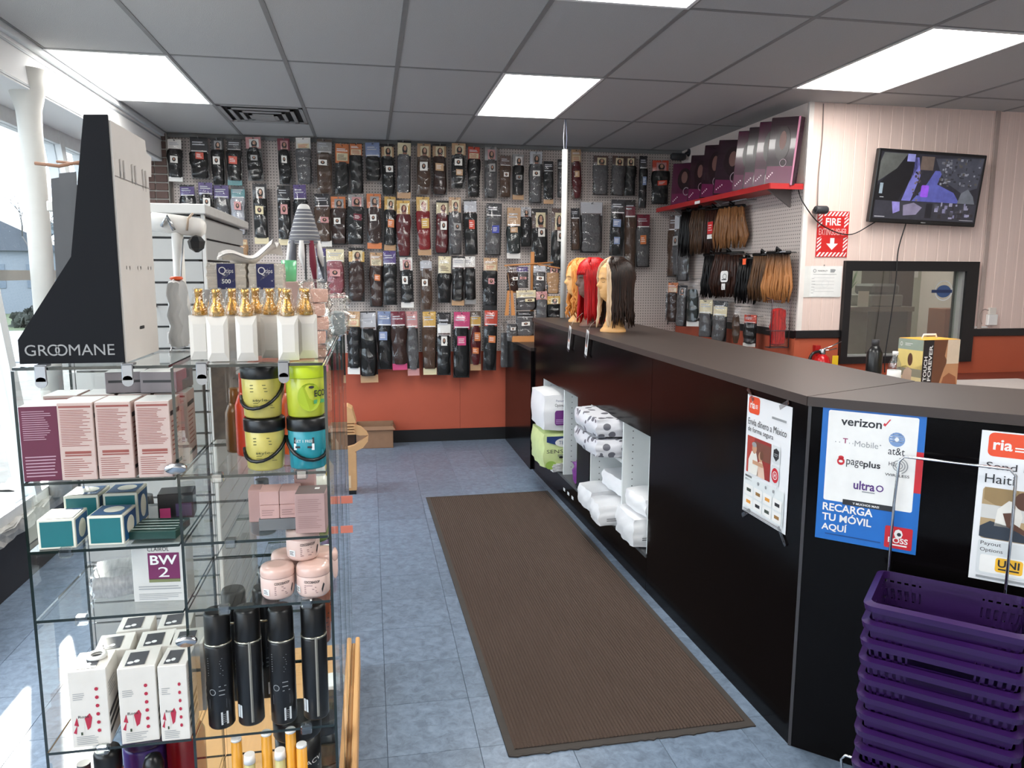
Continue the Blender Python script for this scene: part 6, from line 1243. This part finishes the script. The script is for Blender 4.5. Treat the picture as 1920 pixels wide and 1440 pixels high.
t = turned('water_bottle', 'clear water bottle with a white label beside the printed carton', 'bottle', 2.70, 3.52, .95, [('bottle', [(.03, 0), (.033, .01), (.031, .06), (.033, .14), (.03, .165), (.014, .2), (.013, .212)], glass('water_plastic', (.82, .84, .85), 1., .05, bump=.3, base=.1)), ('cap', [(.0145, .21), (.0145, .228)], WHITE), ('label', [(.0338, .07), (.0342, .10), (.0338, .13)], WHITE)])
t = turned('black_jar', 'small black bottle half hidden behind the printed carton', 'bottle', 2.74, 3.74, .95, [('body', [(.04, 0), (.042, .01), (.042, .2), (.02, .24)], blk), ('cap', [(.02, .24), (.02, .27)], DGREY)])

# ---- office seen through the window
t = thing('office_shelf', 'grey office shelf seen through the office window', 'shelf', (4.2, 5.9, 0)); MB().box(-.55, .32, -.2, .3, 1.27, 1.31).build('board', col((120, 112, 98), .6), t); MB().box(-.5, .2, .24, .28, 0, 1.27).build('back', mat('office_panel', (176, 178, 160), .6), t); MB().box(.26, .3, -.2, .3, 0, 1.27).build('side', col((90, 80, 68), .6), t)
t = thing('printer', 'grey printer on the office shelf', 'printer', (4.27, 5.88, 1.31)); MB().bbox(-.14, .16, -.15, .15, 0, .10, .01).build('body', col((128, 126, 116), .5), t); MB().bbox(-.12, .14, -.13, .13, .10, .19, .02).build('cover', col((84, 82, 76), .5), t)
t = thing('desk_plant', 'green plant at the left of the office window', 'plant', (4.04, 5.95, 1.31)); MB().lathe([(.03, 0), (.04, .06)], 12, m=None).build('pot', col((170, 160, 140), .6), t); b = MB(); rs = random.Random(4)
for k in range(16): a = rs.random()*6.28; b.tube([(0, 0, .05), (.03*math.cos(a), .03*math.sin(a), .14), (.08*math.cos(a), .08*math.sin(a), .2+.12*rs.random())], [.004, .012, .002], 5, None, .3)
b.build('leaves', mat('leaf', (110, 146, 100), .6), t)
t = thing('paper_note', 'white note standing on the office shelf', 'note', (4.06, 5.74, 1.31)); MB().box(-.05, .05, -.002, .002, 0, .13).build('sheet', col((222, 220, 208), .5), t)
t = thing('office_locker', 'tall dark brown locker in the office', 'locker', (4.68, 6.3, 0)); MB().bbox(-.12, .13, -.2, .2, 0, 1.9, .004).build('body', col((66, 54, 44), .5), t); MB().box(-.1, .11, -.205, -.2, .1, 1.8).build('door', col((78, 62, 50), .5), t)
t = thing('office_boxes', 'brown carton on the office cabinet', 'box', (4.79, 5.62, 1.02)); MB().bbox(-.12, .1, -.1, .1, 0, .28, .003).build('carton', col((150, 92, 62), .6), t)
t = thing('office_cabinet', 'low office cabinet under the brown carton', 'cabinet', (4.86, 5.65, 0)); MB().bbox(-.25, .35, -.17, .2, 0, 1.02, .003).build('body', col((108, 98, 82), .6), t)
t = thing('wall_papers', 'white papers pinned on the far office wall', 'papers', (5.35, 6.99, 1.45)); MB().box(-.12, .05, -.004, .0, 0, .35).build('sheet', WHITE, t); MB().box(.08, .2, -.004, .0, .1, .35).build('sheet', WHITE, t)
c = Canvas(.0005); bl = col((56, 84, 130), .4); c.ring(0, 0, .066, .074, col((196, 200, 200), .4), 28).ell(0, -.005, .06, .045, bl).up().rect(-.10, -.016, .17, .022, col((30, 50, 90), .4)).poly([(-.04, .006), (0, .03), (.04, .006)], bl); tag(c.build(None, (4.12, YR+.028, 1.463), *FRONT, 'window_decal'), 'round blue and white decal on the office window', 'decal')
panel_light(3.842, 5.771, 'added fill light panel inside the office, out of the picture')  # unseen panel added to brighten the office behind its window
